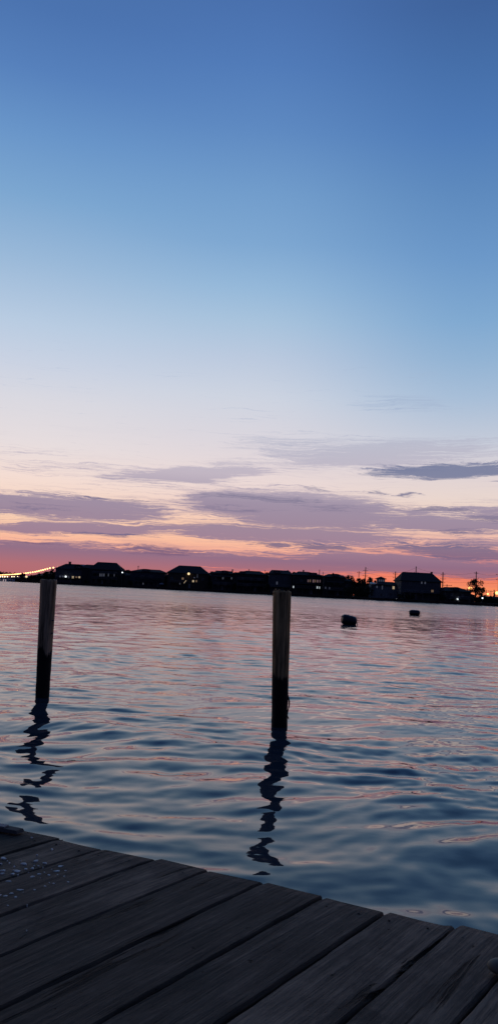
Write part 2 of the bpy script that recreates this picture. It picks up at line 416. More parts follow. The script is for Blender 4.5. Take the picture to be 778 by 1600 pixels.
def seawall():
    root = empty('seawall', ((389 - 389), 0, 0)); tag(root, 'dark timber seawall running along the whole far shore below the houses', 'seawall')
    w = MB(); c = MB(); p = MB()
    px = 20
    while px < 1430:
        D0, D1 = shoreD(px) + 1.5 * math.sin(px * .07) - .25, shoreD(px + 13) + 1.5 * math.sin((px + 13) * .07) - .25
        x0, x1 = (px - 389) / FPX * (D0 + .25), (px + 13 - 389) / FPX * (D1 + .25)
        w.add([(x0, D0, -1), (x1, D1, -1), (x1, D1, 1.0), (x0, D0, 1.0), (x0, D0 + .2, -1), (x1, D1 + .2, -1), (x1, D1 + .2, 1.0), (x0, D0 + .2, 1.0)],
              [(0, 1, 2, 3), (7, 6, 5, 4), (3, 2, 6, 7), (0, 3, 7, 4), (1, 5, 6, 2)])
        c.add([(x0, D0 - .15, 1.003), (x1, D1 - .15, 1.003), (x1, D1 + .4, 1.003), (x0, D0 + .4, 1.003), (x0, D0 - .15, 1.1), (x1, D1 - .15, 1.1), (x1, D1 + .4, 1.1), (x0, D0 + .4, 1.1)],
              [(3, 2, 1, 0), (4, 5, 6, 7), (0, 1, 5, 4), (2, 3, 7, 6), (0, 4, 7, 3), (1, 2, 6, 5)])
        px += 13
    w.build('wall_face', MT['wood_dark'], root); c.build('coping', MT['wood_grey'], root)
seawall()

def px_x(px, D): return at(px, hor(px), D).x
def py_z(px, py, D): return at(px, py, D).z

def window(parent, x, z, w, h, y, gm, name='window', label=None):
    f = MB(); t = .09
    f.box(x - w/2 - t, x + w/2 + t, y - .09, y + .05, z + h/2, z + h/2 + t); f.box(x - w/2 - t, x + w/2 + t, y - .12, y + .05, z - h/2 - t, z - h/2)
    f.box(x - w/2 - t, x - w/2, y - .087, y + .05, z - h/2, z + h/2); f.box(x + w/2, x + w/2 + t, y - .087, y + .05, z - h/2, z + h/2)
    f.box(x - .03, x + .03, y - .08, y + .02, z - h/2, z + h/2)
    o = f.build(name, MT['trim'], parent)
    if label: o['label'] = label
    g = MB(); g.box(x - w/2, x - .03, y - .05, y + .02, z - h/2, z + h/2); g.box(x + .03, x + w/2, y - .05, y + .02, z - h/2, z + h/2)
    g.build('pane', MT[gm], o); return o

def hip_roof(x0, x1, y0, y1, ze, zr, rx0, rx1, ov=.5, th=.22, gable=False):
    x0 -= ov; x1 += ov; y0 -= ov; y1 += ov; ym = (y0 + y1) / 2
    mb = MB()
    v = [(x0, y0, ze), (x1, y0, ze), (x1, y1, ze), (x0, y1, ze), (rx0, ym, zr), (rx1, ym, zr)]
    vb_ = [(x, y, z - th) for x, y, z in v[:4]]
    mb.add(v + vb_, [(0, 1, 5, 4), (1, 2, 5), (2, 3, 4, 5), (3, 0, 4), (0, 6, 7, 1), (1, 7, 8, 2), (2, 8, 9, 3), (3, 9, 6, 0), (6, 9, 8, 7)])
    return mb

HOUSES = []
def house(name, label, D, px0, px1, eave, ridge, r0_, r1_, wall='sid_dark', roof='roof', depth=11, wins=(), chim=(), group=None, cat='house', doors=(), deck=None, base=1.1, gable=None, extra_d=9):
    """px columns / photo rows on the far shore are turned into metres at the distance D"""
    D = D + extra_d; pc = (px0 + px1) / 2
    cx = px_x(pc, D); root = empty(name, (cx, D, base)); tag(root, label, cat, group)
    X = lambda px: px_x(px, D) - cx
    def Z(px, py): return py_z(px, py, D) - base
    x0, x1 = X(px0), X(px1); ze = Z(pc, eave) ; zr = Z(pc, ridge)
    # ridge is half a depth further away, so lift it a touch
    zr = zr + (zr + base - CAM_H) * (depth / 2) / D
    w = MB(); w.box(x0, x1, 0, depth, -.6, ze - .22 - .003); w.build('wall', MT[wall], root)
    rf = hip_roof(x0, x1, 0, depth, ze, zr, X(r0_), X(r1_)).build('roof', MT[roof], root)
    for (px, py0, wpx) in chim:
        c = MB(); cx_ = X(px); hw = wpx * .5 * D / FPX
        zt = Z(px, py0); c.box(cx_ - hw, cx_ + hw, depth / 2 - .5, depth / 2 + .6, ze + .3 * (zr - ze), zt); c.box(cx_ - hw - .1, cx_ + hw + .1, depth / 2 - .6, depth / 2 + .7, zt + .003, zt + .2)
        c.build('chimney', MT['brick'], rf)
    for wv_ in wins:
        px, py, wp, hp, gm = wv_[:5]
        window(root, X(px), Z(px, py), wp * D / FPX, hp * D / FPX, -.003, gm, label=wv_[5] if len(wv_) > 5 else None)
    for px in doors:
        d = MB(); x = X(px); d.box(x - .5, x + .5, -.08, .03, .1, 2.2); dd = d.build('door', MT['trim'], root)
        hnd = MB(); hnd.ball((x + .38, -.13, 1.1), .05, 6); hnd.build('handle', MT['metal'], dd)
    if deck:
        a, b_, zd, rail = deck; xa, xb = X(a), X(b_)
        d = MB(); d.box(xa, xb, -3.2, -.003, zd - .2, zd); dk = d.build('balcony', MT['wood_grey'], root)
        p = MB()
        nn = max(2, int((xb - xa) / 2.5))
        for i in range(nn + 1):
            x = xa + .1 + (xb - xa - .2) * i / nn; p.box(x - .08, x + .08, -3.15, -2.99, -.6, zd - .203)
        p.build('balcony_post', MT['wood_grey'], dk)
        r_ = MB(); r_.box(xa, xb, -3.18, -3.1, zd + .95, zd + 1.03)
        k = xa
        while k < xb: r_.box(k, k + .05, -3.17, -3.11, zd + .003, zd + .95); k += .6
        r_.build('railing', MT['trim'], dk)
    HOUSES.append((root, D, X, Z)); return root, D, X, Z, rf

def wing(h, pxa, pxb, eave, ridge, wall='sid_dark', dy=2.0, depth=7, wins=()):
    root, D, X, Z = h[:4]; pc = (pxa + pxb) / 2; ze = Z(pc, eave); zr = Z(pc, ridge) + .25
    w = MB(); w.box(X(pxa), X(pxb), dy, dy + depth, -.6, ze - .223); wo = w.build('wing', MT[wall], root)
    q = (X(pxb) - X(pxa)) * .3
    hip_roof(X(pxa), X(pxb), dy, dy + depth, ze, zr, X(pxa) + q, X(pxb) - q, ov=.3).build('wing_roof', MT['roof'], wo)
    for (px, py, wp, hp, gm) in wins: window(wo, X(px), Z(px, py), wp * D / FPX, hp * D / FPX, dy - .003, gm)
def porch(h, pxa, pxb, rows_, roofed=None):
    root, D, X, Z = h[:4]; xa, xb = X(pxa), X(pxb); nn = max(2, int((xb - xa) / 2.6))
    for zd in rows_:
        d = MB(); d.box(xa, xb, -2.8, -.12, zd - .2, zd); dk = d.build('balcony', MT['wood_grey'], root)
        for i in range(nn + 1):
            x = xa + .1 + (xb - xa - .2) * i / nn; p = MB(); p.box(x - .08, x + .08, -2.75, -2.59, -.6 if zd == rows_[0] else rows_[0] + .003, zd - .203); p.build('balcony_post', MT['wood_grey'], dk)
        r_ = MB(); r_.box(xa, xb, -2.78, -2.7, zd + .95, zd + 1.03); k = xa
        while k < xb: r_.box(k, k + .05, -2.77, -2.71, zd + .003, zd + .95); k += .5
        r_.build('railing', MT['trim'], dk)
    if roofed:
        zt = Z((pxa + pxb) / 2, roofed); m_ = MB()
        m_.add([(xa, -3.1, zt), (xb, -3.1, zt), (xb, -.1, zt + .8), (xa, -.1, zt + .8), (xa, -3.1, zt - .15), (xb, -3.1, zt - .15), (xb, -.1, zt + .65), (xa, -.1, zt + .65)], [(0, 1, 2, 3), (7, 6, 5, 4), (0, 4, 5, 1), (1, 5, 6, 2), (2, 6, 7, 3), (3, 7, 4, 0)])
        m_.build('porch_roof', MT['roof'], root)
# leftmost house: several roof pieces
G = 'houses along the far shore'
a = house('house', 'leftmost shore house beside the bridge, with chimney, slanted roof edge pale as if lit and lit warm windows', shoreD(105), 86, 131, 889, 881, 98, 127, 'sid_grey', wins=[
    (94, 901, 2.4, 3, 'glass_grey'), (98, 901, 2.2, 3, 'glass_grey'), (107.5, 902, 1.8, 3.2, 'glass_grey'), (114, 902, 3, 3.6, 'warm_glow', 'brightly lit warm window'),
    (119.5, 902, 2.6, 3.0, 'glass_dimwarm'), (124, 902, 2.6, 3.0, 'warm_glow'), (128, 902, 1.6, 3, 'glass_dimwarm')], chim=[(104, 877.5, 3.5)], group=G, doors=(111,))
root, D, X, Z, rf = a
lp = MB(); lp.ball((X(103), -.5, Z(103, 901)), .55, 8); lp.build('porch_lamp', MT['lamp_white'], root)
# raking gable edge, its pale colour stands in for light falling on it
mb = MB(); p0, p1 = (X(118), Z(118, 888.5)), (X(129), Z(129, 881.8))
mb.add([(p0[0] - .9, .6, p0[1]), (p0[0] + .9, .6, p0[1]), (p1[0] + .9, 3.6, p1[1]), (p1[0] - .9, 3.6, p1[1]), (p0[0] - .9, .9, p0[1] - .3), (p0[0] + .9, .9, p0[1] - .3), (p1[0] + .9, 3.9, p1[1] - .3), (p1[0] - .9, 3.9, p1[1] - .3)],
       [(0, 1, 2, 3), (4, 7, 6, 5), (0, 4, 5, 1), (1, 5, 6, 2), (2, 6, 7, 3), (3, 7, 4, 0)])
mb.build('lit_gable_edge', MT['roof_pale'], rf)
hA = house('annex', 'low dark connecting wing between the two leftmost big shore houses', shoreD(135), 127, 145, 887, 882, 131, 144, 'sid_dark', group=G, cat='house', depth=9, extra_d=13)
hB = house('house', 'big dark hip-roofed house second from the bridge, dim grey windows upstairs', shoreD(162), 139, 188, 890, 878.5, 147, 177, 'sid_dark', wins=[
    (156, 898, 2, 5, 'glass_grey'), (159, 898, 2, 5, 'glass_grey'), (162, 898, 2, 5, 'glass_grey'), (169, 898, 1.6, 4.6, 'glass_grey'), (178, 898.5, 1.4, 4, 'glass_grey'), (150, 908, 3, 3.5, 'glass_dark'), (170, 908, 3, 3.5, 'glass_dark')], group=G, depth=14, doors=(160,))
c = house('house', 'long low dark house with a flat hip roof, antenna mast and pale awning', shoreD(230), 203, 257, 893.5, 889.5, 217, 247, 'sid_blue', wins=[
    (216, 912, 2, 2.5, 'glass_dark'), (224, 912, 2, 2.5, 'glass_grey'), (232, 913, 2, 2.5, 'glass_dark'), (241, 913, 2, 2.5, 'glass_dark'), (222, 901, 4, 3.5, 'glass_dark'), (235, 901, 4, 3.5, 'glass_dark')], chim=[], group=G, depth=12, doors=(246,))
root, D, X, Z, rf = c
mb = MB(); mb.tube([(X(212.5), 5, Z(212, 896)), (X(212.5), 5, Z(212, 883.5))], .16, 6); mb.box(X(211), X(214.2), 4.95, 5.05, Z(212, 884.6), Z(212, 884.1)); mb.build('antenna_mast', MT['metal'], rf)
mb = MB(); mb.add([(X(250), -4, Z(254, 912.6)), (X(259), -4, Z(254, 912.6)), (X(257.5), -.6, Z(254, 910.8)), (X(251.5), -.6, Z(254, 910.8)), (X(250), -4, Z(254, 913.1)), (X(259), -4, Z(254, 913.1)), (X(257.5), -.6, Z(254, 911.3)), (X(251.5), -.6, Z(254, 911.3))],
                  [(0, 1, 2, 3), (7, 6, 5, 4), (0, 4, 5, 1), (1, 5, 6, 2), (2, 6, 7, 3), (3, 7, 4, 0)]); aw = mb.build('awning', MT['fabric'], root)
for p in (250.6, 258):
    mb = MB(); mb.box(X(p), X(p) + .15, -3.9, -3.75, -.3, Z(254, 913.3)); mb.build('awning_post', MT['metal'], aw)
d = house('house', 'broad hip-roofed dark house with a warm lamp lighting its wall and outside stair', shoreD(292), 261, 325, 895.5, 884, 276, 310, 'sid_tan', wins=[
    (301.5, 908, 2.8, 3.2, 'warm_glow', 'small square lit window'), (306.5, 908, 2, 3, 'glass_dimwarm'), (303, 902.5, 2, 1.4, 'glass_grey'), (307.5, 899.5, .9, 6, 'glass_grey'), (285, 904, 3, 3, 'glass_dimwarm'), (281, 912, 1.6, 2.5, 'glass_grey'),
    (268, 904, 3, 3.5, 'glass_dark'), (316, 905, 3, 3.5, 'glass_dark')], group=G, depth=16, doors=(296,))
root, D, X, Z, rf = d
lp = MB(); lp.ball((X(294), -.9, Z(294, 896.5)), .62, 8); lp.build('wall_lamp', MT['lamp_warm'], root)
mb = MB(); sx0, sz0, sx1, sz1 = X(287.5), Z(288, 913.5), X(291), Z(291, 909)
for i in range(8):
    t = i / 7; mb.box(sx0 + (sx1 - sx0) * t - .2, sx0 + (sx1 - sx0) * t + .2, -1.6, -.2, sz0 + (sz1 - sz0) * t - .1, sz0 + (sz1 - sz0) * t)
st = mb.build('stair', MT['trim'], root)
mb = MB(); mb.tube([(sx0, -1.65, sz0 + .7), (sx1, -1.65, sz1 + .7)], .13, 6); mb.build('glowing_stair_rail', MT['warm_glow'], st)  # rail is no lamp, its glow stands in for light falling on it
hE = house('house', 'low dark house with roof-end chimney right of the lamp-lit house, two dim upper windows', shoreD(345), 329, 364, 896, 891.8, 338, 360, 'sid_blue', wins=[
    (347.5, 903.5, 2.2, 3, 'glass_grey'), (361, 903.5, 2, 3, 'glass_grey'), (337, 904, 2.5, 3, 'glass_dark'), (352, 913, 4, 4, 'glass_dark'), (340, 913, 3, 4, 'glass_dark')], chim=[(361.5, 889.8, 2), (336, 891.5, 1.2)], group=G, depth=10, doors=(347,))
f_ = house('house', 'unlit dark hip-roofed house with a thin finial, between a low house and the pale-gabled one', shoreD(390), 364, 416, 897, 891.8, 384, 405, 'sid_dark', wins=[
    (378, 905, 3, 3, 'glass_dark'), (392, 905, 3, 3, 'glass_dark'), (404, 905, 3, 3, 'glass_dark'), (385, 915, 4, 4, 'glass_dark')], chim=[(387.5, 889.5, .9), (413, 891, .6)], group=G, depth=12, doors=(398,))
hG = house('house', 'grey-walled upright house directly behind the near piling with the notched top', shoreD(437), 419, 455, 896.5, 891, 423.5, 451, 'sid_grey', wins=[
    (432, 911, 2, 4.5, 'glass_grey'), (445, 905, 2.5, 3.5, 'glass_dark'), (426, 904, 2.5, 3.5, 'glass_dark')], chim=[(449, 891, 1.4)], group=G, depth=12, doors=(440,))
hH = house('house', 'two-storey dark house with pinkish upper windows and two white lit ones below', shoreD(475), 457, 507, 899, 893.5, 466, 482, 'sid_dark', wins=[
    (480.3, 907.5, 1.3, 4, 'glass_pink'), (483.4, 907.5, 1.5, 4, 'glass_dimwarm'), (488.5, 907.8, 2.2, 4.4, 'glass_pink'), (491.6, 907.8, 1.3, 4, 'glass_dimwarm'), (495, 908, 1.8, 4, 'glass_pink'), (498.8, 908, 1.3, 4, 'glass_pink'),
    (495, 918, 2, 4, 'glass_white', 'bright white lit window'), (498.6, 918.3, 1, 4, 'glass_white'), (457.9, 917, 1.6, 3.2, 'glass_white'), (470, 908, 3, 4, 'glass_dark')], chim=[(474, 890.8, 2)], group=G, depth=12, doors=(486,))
hI = house('house', 'low dark bungalow with a small roof chimney just left of the wooded gap', shoreD(520), 505, 538, 901.5, 897, 514, 531, 'sid_dark', wins=[
    (508, 918.5, 1.4, 3, 'glass_grey'), (514, 919, 1.4, 3, 'glass_grey'), (522, 911, 3, 3.5, 'glass_dark'), (531, 911, 3, 3.5, 'glass_dark')], chim=[(521, 895.5, 1.6)], group=G, depth=11, doors=(527,))
# house with a look-out cupola
j = house('house', 'pale house topped by a square look-out cupola, one bright warm window', shoreD(602), 585, 625, 914.5, 909, 600, 616, 'sid_pale', wins=[
    (588, 917, 1.6, 3.4, 'glass_grey'), (596.3, 918, 1.4, 6, 'glass_grey'), (613.8, 918.3, 3, 4.4, 'warm_glow', 'bright warm window'), (609, 928, 3, 4, 'glass_dark'), (595, 929, 3, 4, 'glass_dark')], group=G, depth=11, doors=(603,))
root, D, X, Z, rf = j
mb = MB(); mb.box(X(589.5), X(601), 1.0, 4.2, Z(595, 912.5) - 1.5, Z(595, 905)); cu = mb.build('cupola', MT['sid_pale'], root)
hip_roof(X(589.3), X(601.2), 1.0, 4.2, Z(595, 904), Z(595, 900.6), X(594.8), X(595.8), ov=.55).build('cupola_roof', MT['roof'], cu)
for p in (592.0, 595.3, 598.6):
    window(cu, X(p), Z(595, 907), 1.9 * D / FPX, 3.2 * D / FPX, .997, 'glass_grey')
mb = MB(); mb.add([(X(577), -.5, Z(584, 912.3)), (X(588), -.5, Z(584, 912.3)), (X(587), 5, Z(584, 909.6)), (X(579), 5, Z(584, 909.6)), (X(577), -.5, Z(584, 912.8)), (X(588), -.5, Z(584, 912.8)), (X(587), 5, Z(584, 910.1)), (X(579), 5, Z(584, 910.1))],
                  [(0, 1, 2, 3), (7, 6, 5, 4), (0, 4, 5, 1), (1, 5, 6, 2), (2, 6, 7, 3), (3, 7, 4, 0)]); mb.build('porch_roof', MT['roof_pale'], root)
mb = MB(); mb.box(X(579), X(587), .2, 6, -.6, Z(584, 913)); mb.build('side_wing', MT['sid_pale'], root)
k = house('house', 'tallest house on the far shore, steep dark roof, two small dim grey upper windows', shoreD(656), 625.5, 688, 908, 894.8, 633, 680, 'sid_grey', wins=[
    (657.6, 910.3, 2, 3.6, 'glass_grey'), (663, 910.6, 2, 3.6, 'glass_grey'), (674.5, 923.5, 3.4, 3.4, 'glass_dimwarm'), (640, 912, 3, 4, 'glass_dark'), (640, 926, 4, 5, 'glass_dark'), (658, 926, 4, 5, 'glass_dark')], chim=[(679.3, 893.6, 2.6)], group=G, depth=15, doors=(649,), deck=(628, 686, 3.0, 1))
l_ = house('house', 'low long dark house right of the tallest one, white light at its waterside', shoreD(715), 696, 735, 924, 918, 699, 722, 'sid_dark', wins=[
    (705, 929, 3, 3, 'glass_dark'), (722, 931, 3, 3, 'glass_dark')], group=G, depth=12, doors=(716,))
root, D, X, Z, rf = l_
lp = MB(); lp.ball((X(713), -1.0, Z(713, 936)), .5, 8, .7); lp.build('porch_lamp', MT['lamp_white'], root)
house('boathouse', 'small low boathouse at the far right of the shore, behind the bushes', shoreD(765), 752, 788, 936, 932, 757, 780, 'sid_dark', wins=[(760, 941, 2, 2, 'glass_dark')], cat='boathouse', depth=8, extra_d=20)
# houses that carry on outside the frame
house('house', 'dark gabled house at the extreme right end of the shore, partly beyond the picture', shoreD(820), 800, 850, 932, 918, 812, 838, 'sid_dark', wins=[(825, 940, 3, 4, 'glass_dark')], group=G, depth=12)

porch(a, 90, 125, [2.6]); porch(hB, 145, 184, [2.8, 5.6]); porch(c, 210, 250, [2.4], 905)
porch(d, 266, 286, [2.8]); porch(hE, 333, 361, [2.7], 901); porch(f_, 370, 411, [2.7, 5.4]); porch(hG, 422, 452, [2.8])
porch(hH, 461, 503, [2.8], 912.5); porch(hI, 509, 535, [2.4], 910); porch(l_, 700, 731, [1.2])
def dormer(h, px, eave, ridge, wpx=7):
    root, D, X, Z = h[:4]; rf = h[4]; x = X(px); hw = wpx * D / FPX / 2; z0, z1, z2 = Z(px, eave) - .6, Z(px, eave) + .9, Z(px, ridge)
    m_ = MB(); m_.box(x - hw, x + hw, .6, 4.6, z0, z1); d_ = m_.build('dormer', MT['sid_dark'], rf)
    g = MB(); o = hw + .35
    g.add([(x - o, .3, z1), (x + o, .3, z1), (x, .3, z2), (x - o, 5.2, z1), (x + o, 5.2, z1), (x, 5.2, z2)], [(0, 1, 2), (5, 4, 3), (0, 2, 5, 3), (1, 4, 5, 2), (0, 3, 4, 1)]); g.build('dormer_roof', MT['roof'], d_)
    window(d_, x, (z0 + z1) / 2 + .35, hw * 1.1, .8, .597, 'glass_dark')
dormer(a, 121, 887, 881.5, 12); dormer(hE, 350, 894.5, 891.2, 8); dormer(f_, 377, 895.5, 892.8, 8); dormer(hG, 431, 894.5, 890.6, 8); dormer(hH, 488, 898, 894.5, 12); dormer(hI, 523, 899.8, 896.4, 9); dormer(c, 226, 891.8, 888.8, 10); dormer(l_, 712, 921, 917.5, 9)
wing(hB, 186, 197, 897.5, 894.5); wing(c, 194, 204.5, 899, 896.5); wing(c, 255.5, 263, 901, 898.5); wing(d, 323, 331, 900, 897); wing(hE, 362.5, 368, 899, 897); wing(f_, 414.5, 420.5, 900, 898)
wing(hG, 453.5, 460, 900, 898); wing(hH, 504, 509, 903, 901); wing(hI, 536, 549, 908, 905, wins=((542, 915, 2.2, 3, 'glass_dark'),)); wing(k, 686, 697, 921, 918.5); wing(l_, 733, 742, 930, 928)
# ------------------------------------------------------------------ street and waterside lamps
def lamp(px, py, D, matk, label, r=.5, base=1.1, name='street_lamp', arm=True, group='lamps among the far houses'):
    x = px_x(px, D); z = py_z(px, py, D); root = empty(name, (x, D, base)); tag(root, label, 'street lamp', group)
    h = z - base
    p = MB(); p.tube([(0, .5, -.4), (0, .5, max(.2, h - .4)), (0, .45, h + .25), (0, .1, h + r + .12)], [.1, .08, .07, .06], 6); p.build('lamp_post', MT['metal'], root)
    hd = MB(); hd.ball((0, 0, h), r, 8, .8); hd.build('lamp_head', MT[matk], root)
    return root
lamp(186, 895.2, 440, 'lamp_white', 'white lamp in the gap right of the big house with the grey window row', .42)
lamp(206.8, 896.8, 432, 'lamp_white', 'white lamp at the left end of the long low house with the antenna', .42, arm=False).location.y = 395
lamp(41.5, 901, 402, 'lamp_warm', 'bright white lamp on the bare point below the bridge', .62)
lamp(694, 924, 345, 'lamp_orange', 'orange lamp in the gap right of the tallest house', .62)
lamp(733.5, 919, 352, 'lamp_orange', 'large golden lamp beside the gappy round tree', .95)
lamp(761, 928, 350, 'lamp_orange', 'small orange lamp among the bushes right of the round tree', .5)
lamp(753, 934.5, 318, 'lamp_white', 'small white lamp low by the water near the right edge', .38)
lamp(775.5, 926.5, 350, 'lamp_orange', 'golden lamp at the right edge of the photo behind bushes', .85)
lamp(618.5, 936, 326, 'lamp_white', 'tiny white lamp on the seawall under the cupola house', .26)
lamp(623.5, 916, 345, 'lamp_white', 'white lamp between the cupola house and the tallest house', .3)
lamp(275, 921.0, 378, 'lamp_white', 'tiny white light on the seawall below the lamp-lit house', .1)

# ------------------------------------------------------------------ utility poles and lines
POLES = []
def pole(px, py, D, label, arms=((.6, 2.2),), r=.17):
    x = px_x(px, D); z = py_z(px, py, D); base = 1.0
    root = empty('utility_pole', (x, D, base)); tag(root, label, 'utility pole', 'utility poles behind the far houses')
    h = z - base
    p = MB(); p.tube([(0, 0, -.5), (0, 0, h)], [r * 1.3, r], 8); p.build('pole', MT['wood_dark'], root)
    for dz, w in arms:
        c = MB(); c.box(-w / 2, w / 2, -.09, .09, h - dz - .08, h - dz + .08); ca = c.build('crossarm', MT['wood_dark'], root)
        for sx_ in (-.9, .9):
            i = MB(); i.ball((sx_ * w / 2, 0, h - dz + .2), .11, 6, 1.3); i.build('insulator', MT['metal'], ca)
    POLES.append((x, D, z)); return root
pole(497.5, 890, 400, 'thin utility pole rising behind the house with pinkish windows', ())
pole(503.2, 893.5, 420, 'shorter thin pole right behind the pinkish-window house', (), .14)
pole(559.2, 892.5, 392, 'utility pole above the wooded gap, left of the tall crossarm pole', ((.8, 2.0),), .15)
pole(569.5, 886, 372, 'tall utility pole above the wooded gap with a crossarm', ((1.8, 2.2), (4.2, 2.6)), .19)
pole(616.3, 893, 372, 'utility pole standing behind the cupola house', ((1.2, 2.4), (3.0, 2.4), (5.4, 2.2)), .2)
pole(648.3, 885, 372, 'utility pole sticking up over the roof of the tallest house', ((3, 2.0),), .2)
pole(690.5, 894, 366, 'utility pole with crossarms just right of the tallest house', ((1.2, 2.2), (3.2, 2.4), (5.0, 2.2)), .22)
pole(697.2, 913, 340, 'short post with a wide crossarm over the low house at right', ((.5, 4.4),), .14)
pole(742.6, 893, 362, 'utility pole rising out of the round tree', ((.8, 1.8), (3.4, 2.4)), .2)
pole(759.0, 921.5, 345, 'short thin pole left of the small orange lamp', (), .11)
pole(766.0, 922.5, 356, 'short pole with crossarm among the bushes at right', ((.4, 2.4),), .1)
pole(777.6, 896, 360, 'utility pole cut by the right edge of the photo', ((.6, 2.4), (3.0, 2.4)), .2)
pole(835, 896, 360, 'utility pole beyond the right edge of the photo', ((.6, 2.4), (3.0, 2.4)), .2)
main = [POLES[i] for i in (2, 3, 4, 5, 6, 8, 11, 12)]
for kx, (dz, lb) in enumerate(((.5, 'topmost sagging power line strung between the utility poles at right'), (2.4, 'middle sagging power line strung between the utility poles at right'), (4.4, 'lowest sagging power line strung between the utility poles at right'))):
    mb = MB(); pts = []
    for (xa, ya, za), (xb, yb, zb) in zip(main[:-1], main[1:]):
        for i in range(8):
            t = i / 8; pts.append((xa + (xb - xa) * t, ya + (yb - ya) * t, (za + (zb - za) * t) - dz - 1.2 * 4 * t * (1 - t) * .6))
    pts.append((main[-1][0], main[-1][1], main[-1][2] - dz))
    mb.tube(pts, .028, 4); tag(mb.build('power_line', MT['wire']), lb, 'power line', 'power lines behind the far houses')

# ------------------------------------------------------------------ trees
def tree(px, py_top, D, w_px, label, crown_base=.35, n=1100, leaf=.42, mat='leaf', kind='round', name='tree', seed=0, base=1.0, cat='tree', group='trees among the far houses', dens=1.0):
    rg = random.Random(seed + int(px * 10)); x = px_x(px, D); H = py_z(px, py_top, D) - base; W = w_px * D / FPX / 2
    root = empty(name, (x, D, base)); tag(root, label, cat, group)
    t = MB(); tr = max(.12, H * .025)
    bend = rg.uniform(-.05, .05) * H
    t.tube([(0, 0, -.6), (bend * .3, 0, H * .3), (bend * .7, 0, H * .6), (bend, 0, H * .93)], [tr * 1.25, tr, tr * .65, tr * .15], 7)
    cl = []
    if kind == 'round':
        nb = rg.randint(9, 13)
        for i in range(nb):
            a = rg.uniform(0, 6.28); rr = W * rg.uniform(.2, .78); zz = H * (crown_base + (1 - crown_base) * rg.uniform(.12, .86))
            cl.append((rr * math.cos(a) + bend * .7, rr * math.sin(a), zz, W * rg.uniform(.26, .46), H * (1 - crown_base) * rg.uniform(.10, .20)))
        cl.append((bend, 0, H * .9, W * .4, H * .09))
    elif kind == 'pine':
        for i in range(9):
            f = i / 8; cl.append((rg.uniform(-.1, .1) * W, 0, H * (crown_base + (1 - crown_base) * f * .95), W * (1 - f * .88), H * .07))
    else:
        for i in range(14):
            cl.append((rg.uniform(-.8, .8) * W, rg.uniform(-.5, .5) * W, H * rg.uniform(.12, .78), W * rg.uniform(.3, .5), H * rg.uniform(.16, .26)))
    for c in cl[:8]:
        z0 = max(H * .05, c[2] - H * rg.uniform(.15, .3)); t.tube([(bend * z0 / H, 0, z0), ((bend * z0 / H + c[0]) / 2, c[1] / 2, (z0 + c[2]) / 2 + .1), (c[0], c[1], c[2])], [tr * .4, tr * .28, tr * .1], 5)
    t.build('trunk', MT['bark'], root)
    lf = MB(); tot = sum(c[3] * c[3] for c in cl)
    for c in cl:
        m_ = int(n * c[3] * c[3] / tot) + 6
        for _ in range(m_):
            v = Vector((rg.gauss(0, 1), rg.gauss(0, 1), rg.gauss(0, 1))).normalized() * (rg.random() ** .45) * (1 + rg.random() * .25)
            p = Vector((c[0] + v.x * c[3], c[1] + v.y * c[3], min(H * 1.0, c[2] + v.z * max(c[4], .35))))
            s = leaf * rg.uniform(.5, 1.3); e = Euler((rg.uniform(-1.2, 1.2), rg.uniform(-1.2, 1.2), rg.uniform(0, 6.28)))
            q = [Vector((-s, 0, 0)), Vector((0, -s * .45, 0)), Vector((s, 0, 0)), Vector((0, s * .45, s * .15))]
            for u in q: u.rotate(e)
            lf.add([p + u for u in q], [(0, 1, 2, 3)])
    lf.build('crown', MT[mat], root); return root
tree(742, 905, 336, 27, 'gappy round tree with a bare lower trunk at right, backlit by the glow', .28, 1500, .36, seed=1)
tree(752, 917, 342, 12, 'small leaning tree joined to the right of the gappy round tree', .2, 500, .34, seed=2)
tree(534.5, 900.5, 372, 10, 'dark tree at the left end of the wooded gap beside the bungalow', .2, 700, .4)
tree(542, 898, 380, 12, 'dark tree in the wooded gap, second from the bungalow', .2, 800, .4)
tree(550, 899.5, 368, 13, 'dark tree in the wooded gap, third from the bungalow', .2, 800, .4)
tree(559, 903, 376, 11, 'dark tree in front of the thin utility pole', .2, 700, .4)
tree(567, 904, 360, 12, 'dark tree in front of the tall crossarm pole', .2, 800, .4)
tree(577, 901.5, 370, 13, 'spreading tree just left of the cupola house, thin top', .3, 700, .4)
tree(585, 906.5, 366, 9, 'small tree behind the pale wing of the cupola house', .2, 500, .4)
tree(189, 885.5, 410, 9, 'small wind-bent tree on the gap right of the big house with the grey window row', .5, 240, .4)
tree(196, 891, 415, 14, 'low bushy tree left of the long low house', .1, 700, .4)
tree(200, 893, 420, 12, 'low bushy tree half hidden at the left corner of the long low house', .1, 500, .4)
tree(35.5, 895.5, 430, 9, 'dark round tree on the point under the bridge lights', .1, 700, .4)
tree(81, 889, 425, 14, 'dark tree behind the left piling, left of the leftmost house', .15, 800, .4)
tree(72, 892.5, 430, 14, 'dark tree under the bridge lights, second from the leftmost house', .15, 800, .4)
tree(62, 896, 432, 14, 'low dark tree under the bridge lights, third from the leftmost house', .1, 700, .4)
tree(52, 899, 430, 12, 'lowest dark tree on the point, right of the bright lamp', .1, 600, .4)
tree(771.5, 922, 330, 7, 'small pointed conifer near the right edge of the photo', .1, 700, .3, 'leaf2', 'pine')
tree(690, 921, 335, 8, 'small bushy tree against the right side of the tallest house', .1, 500, .35)
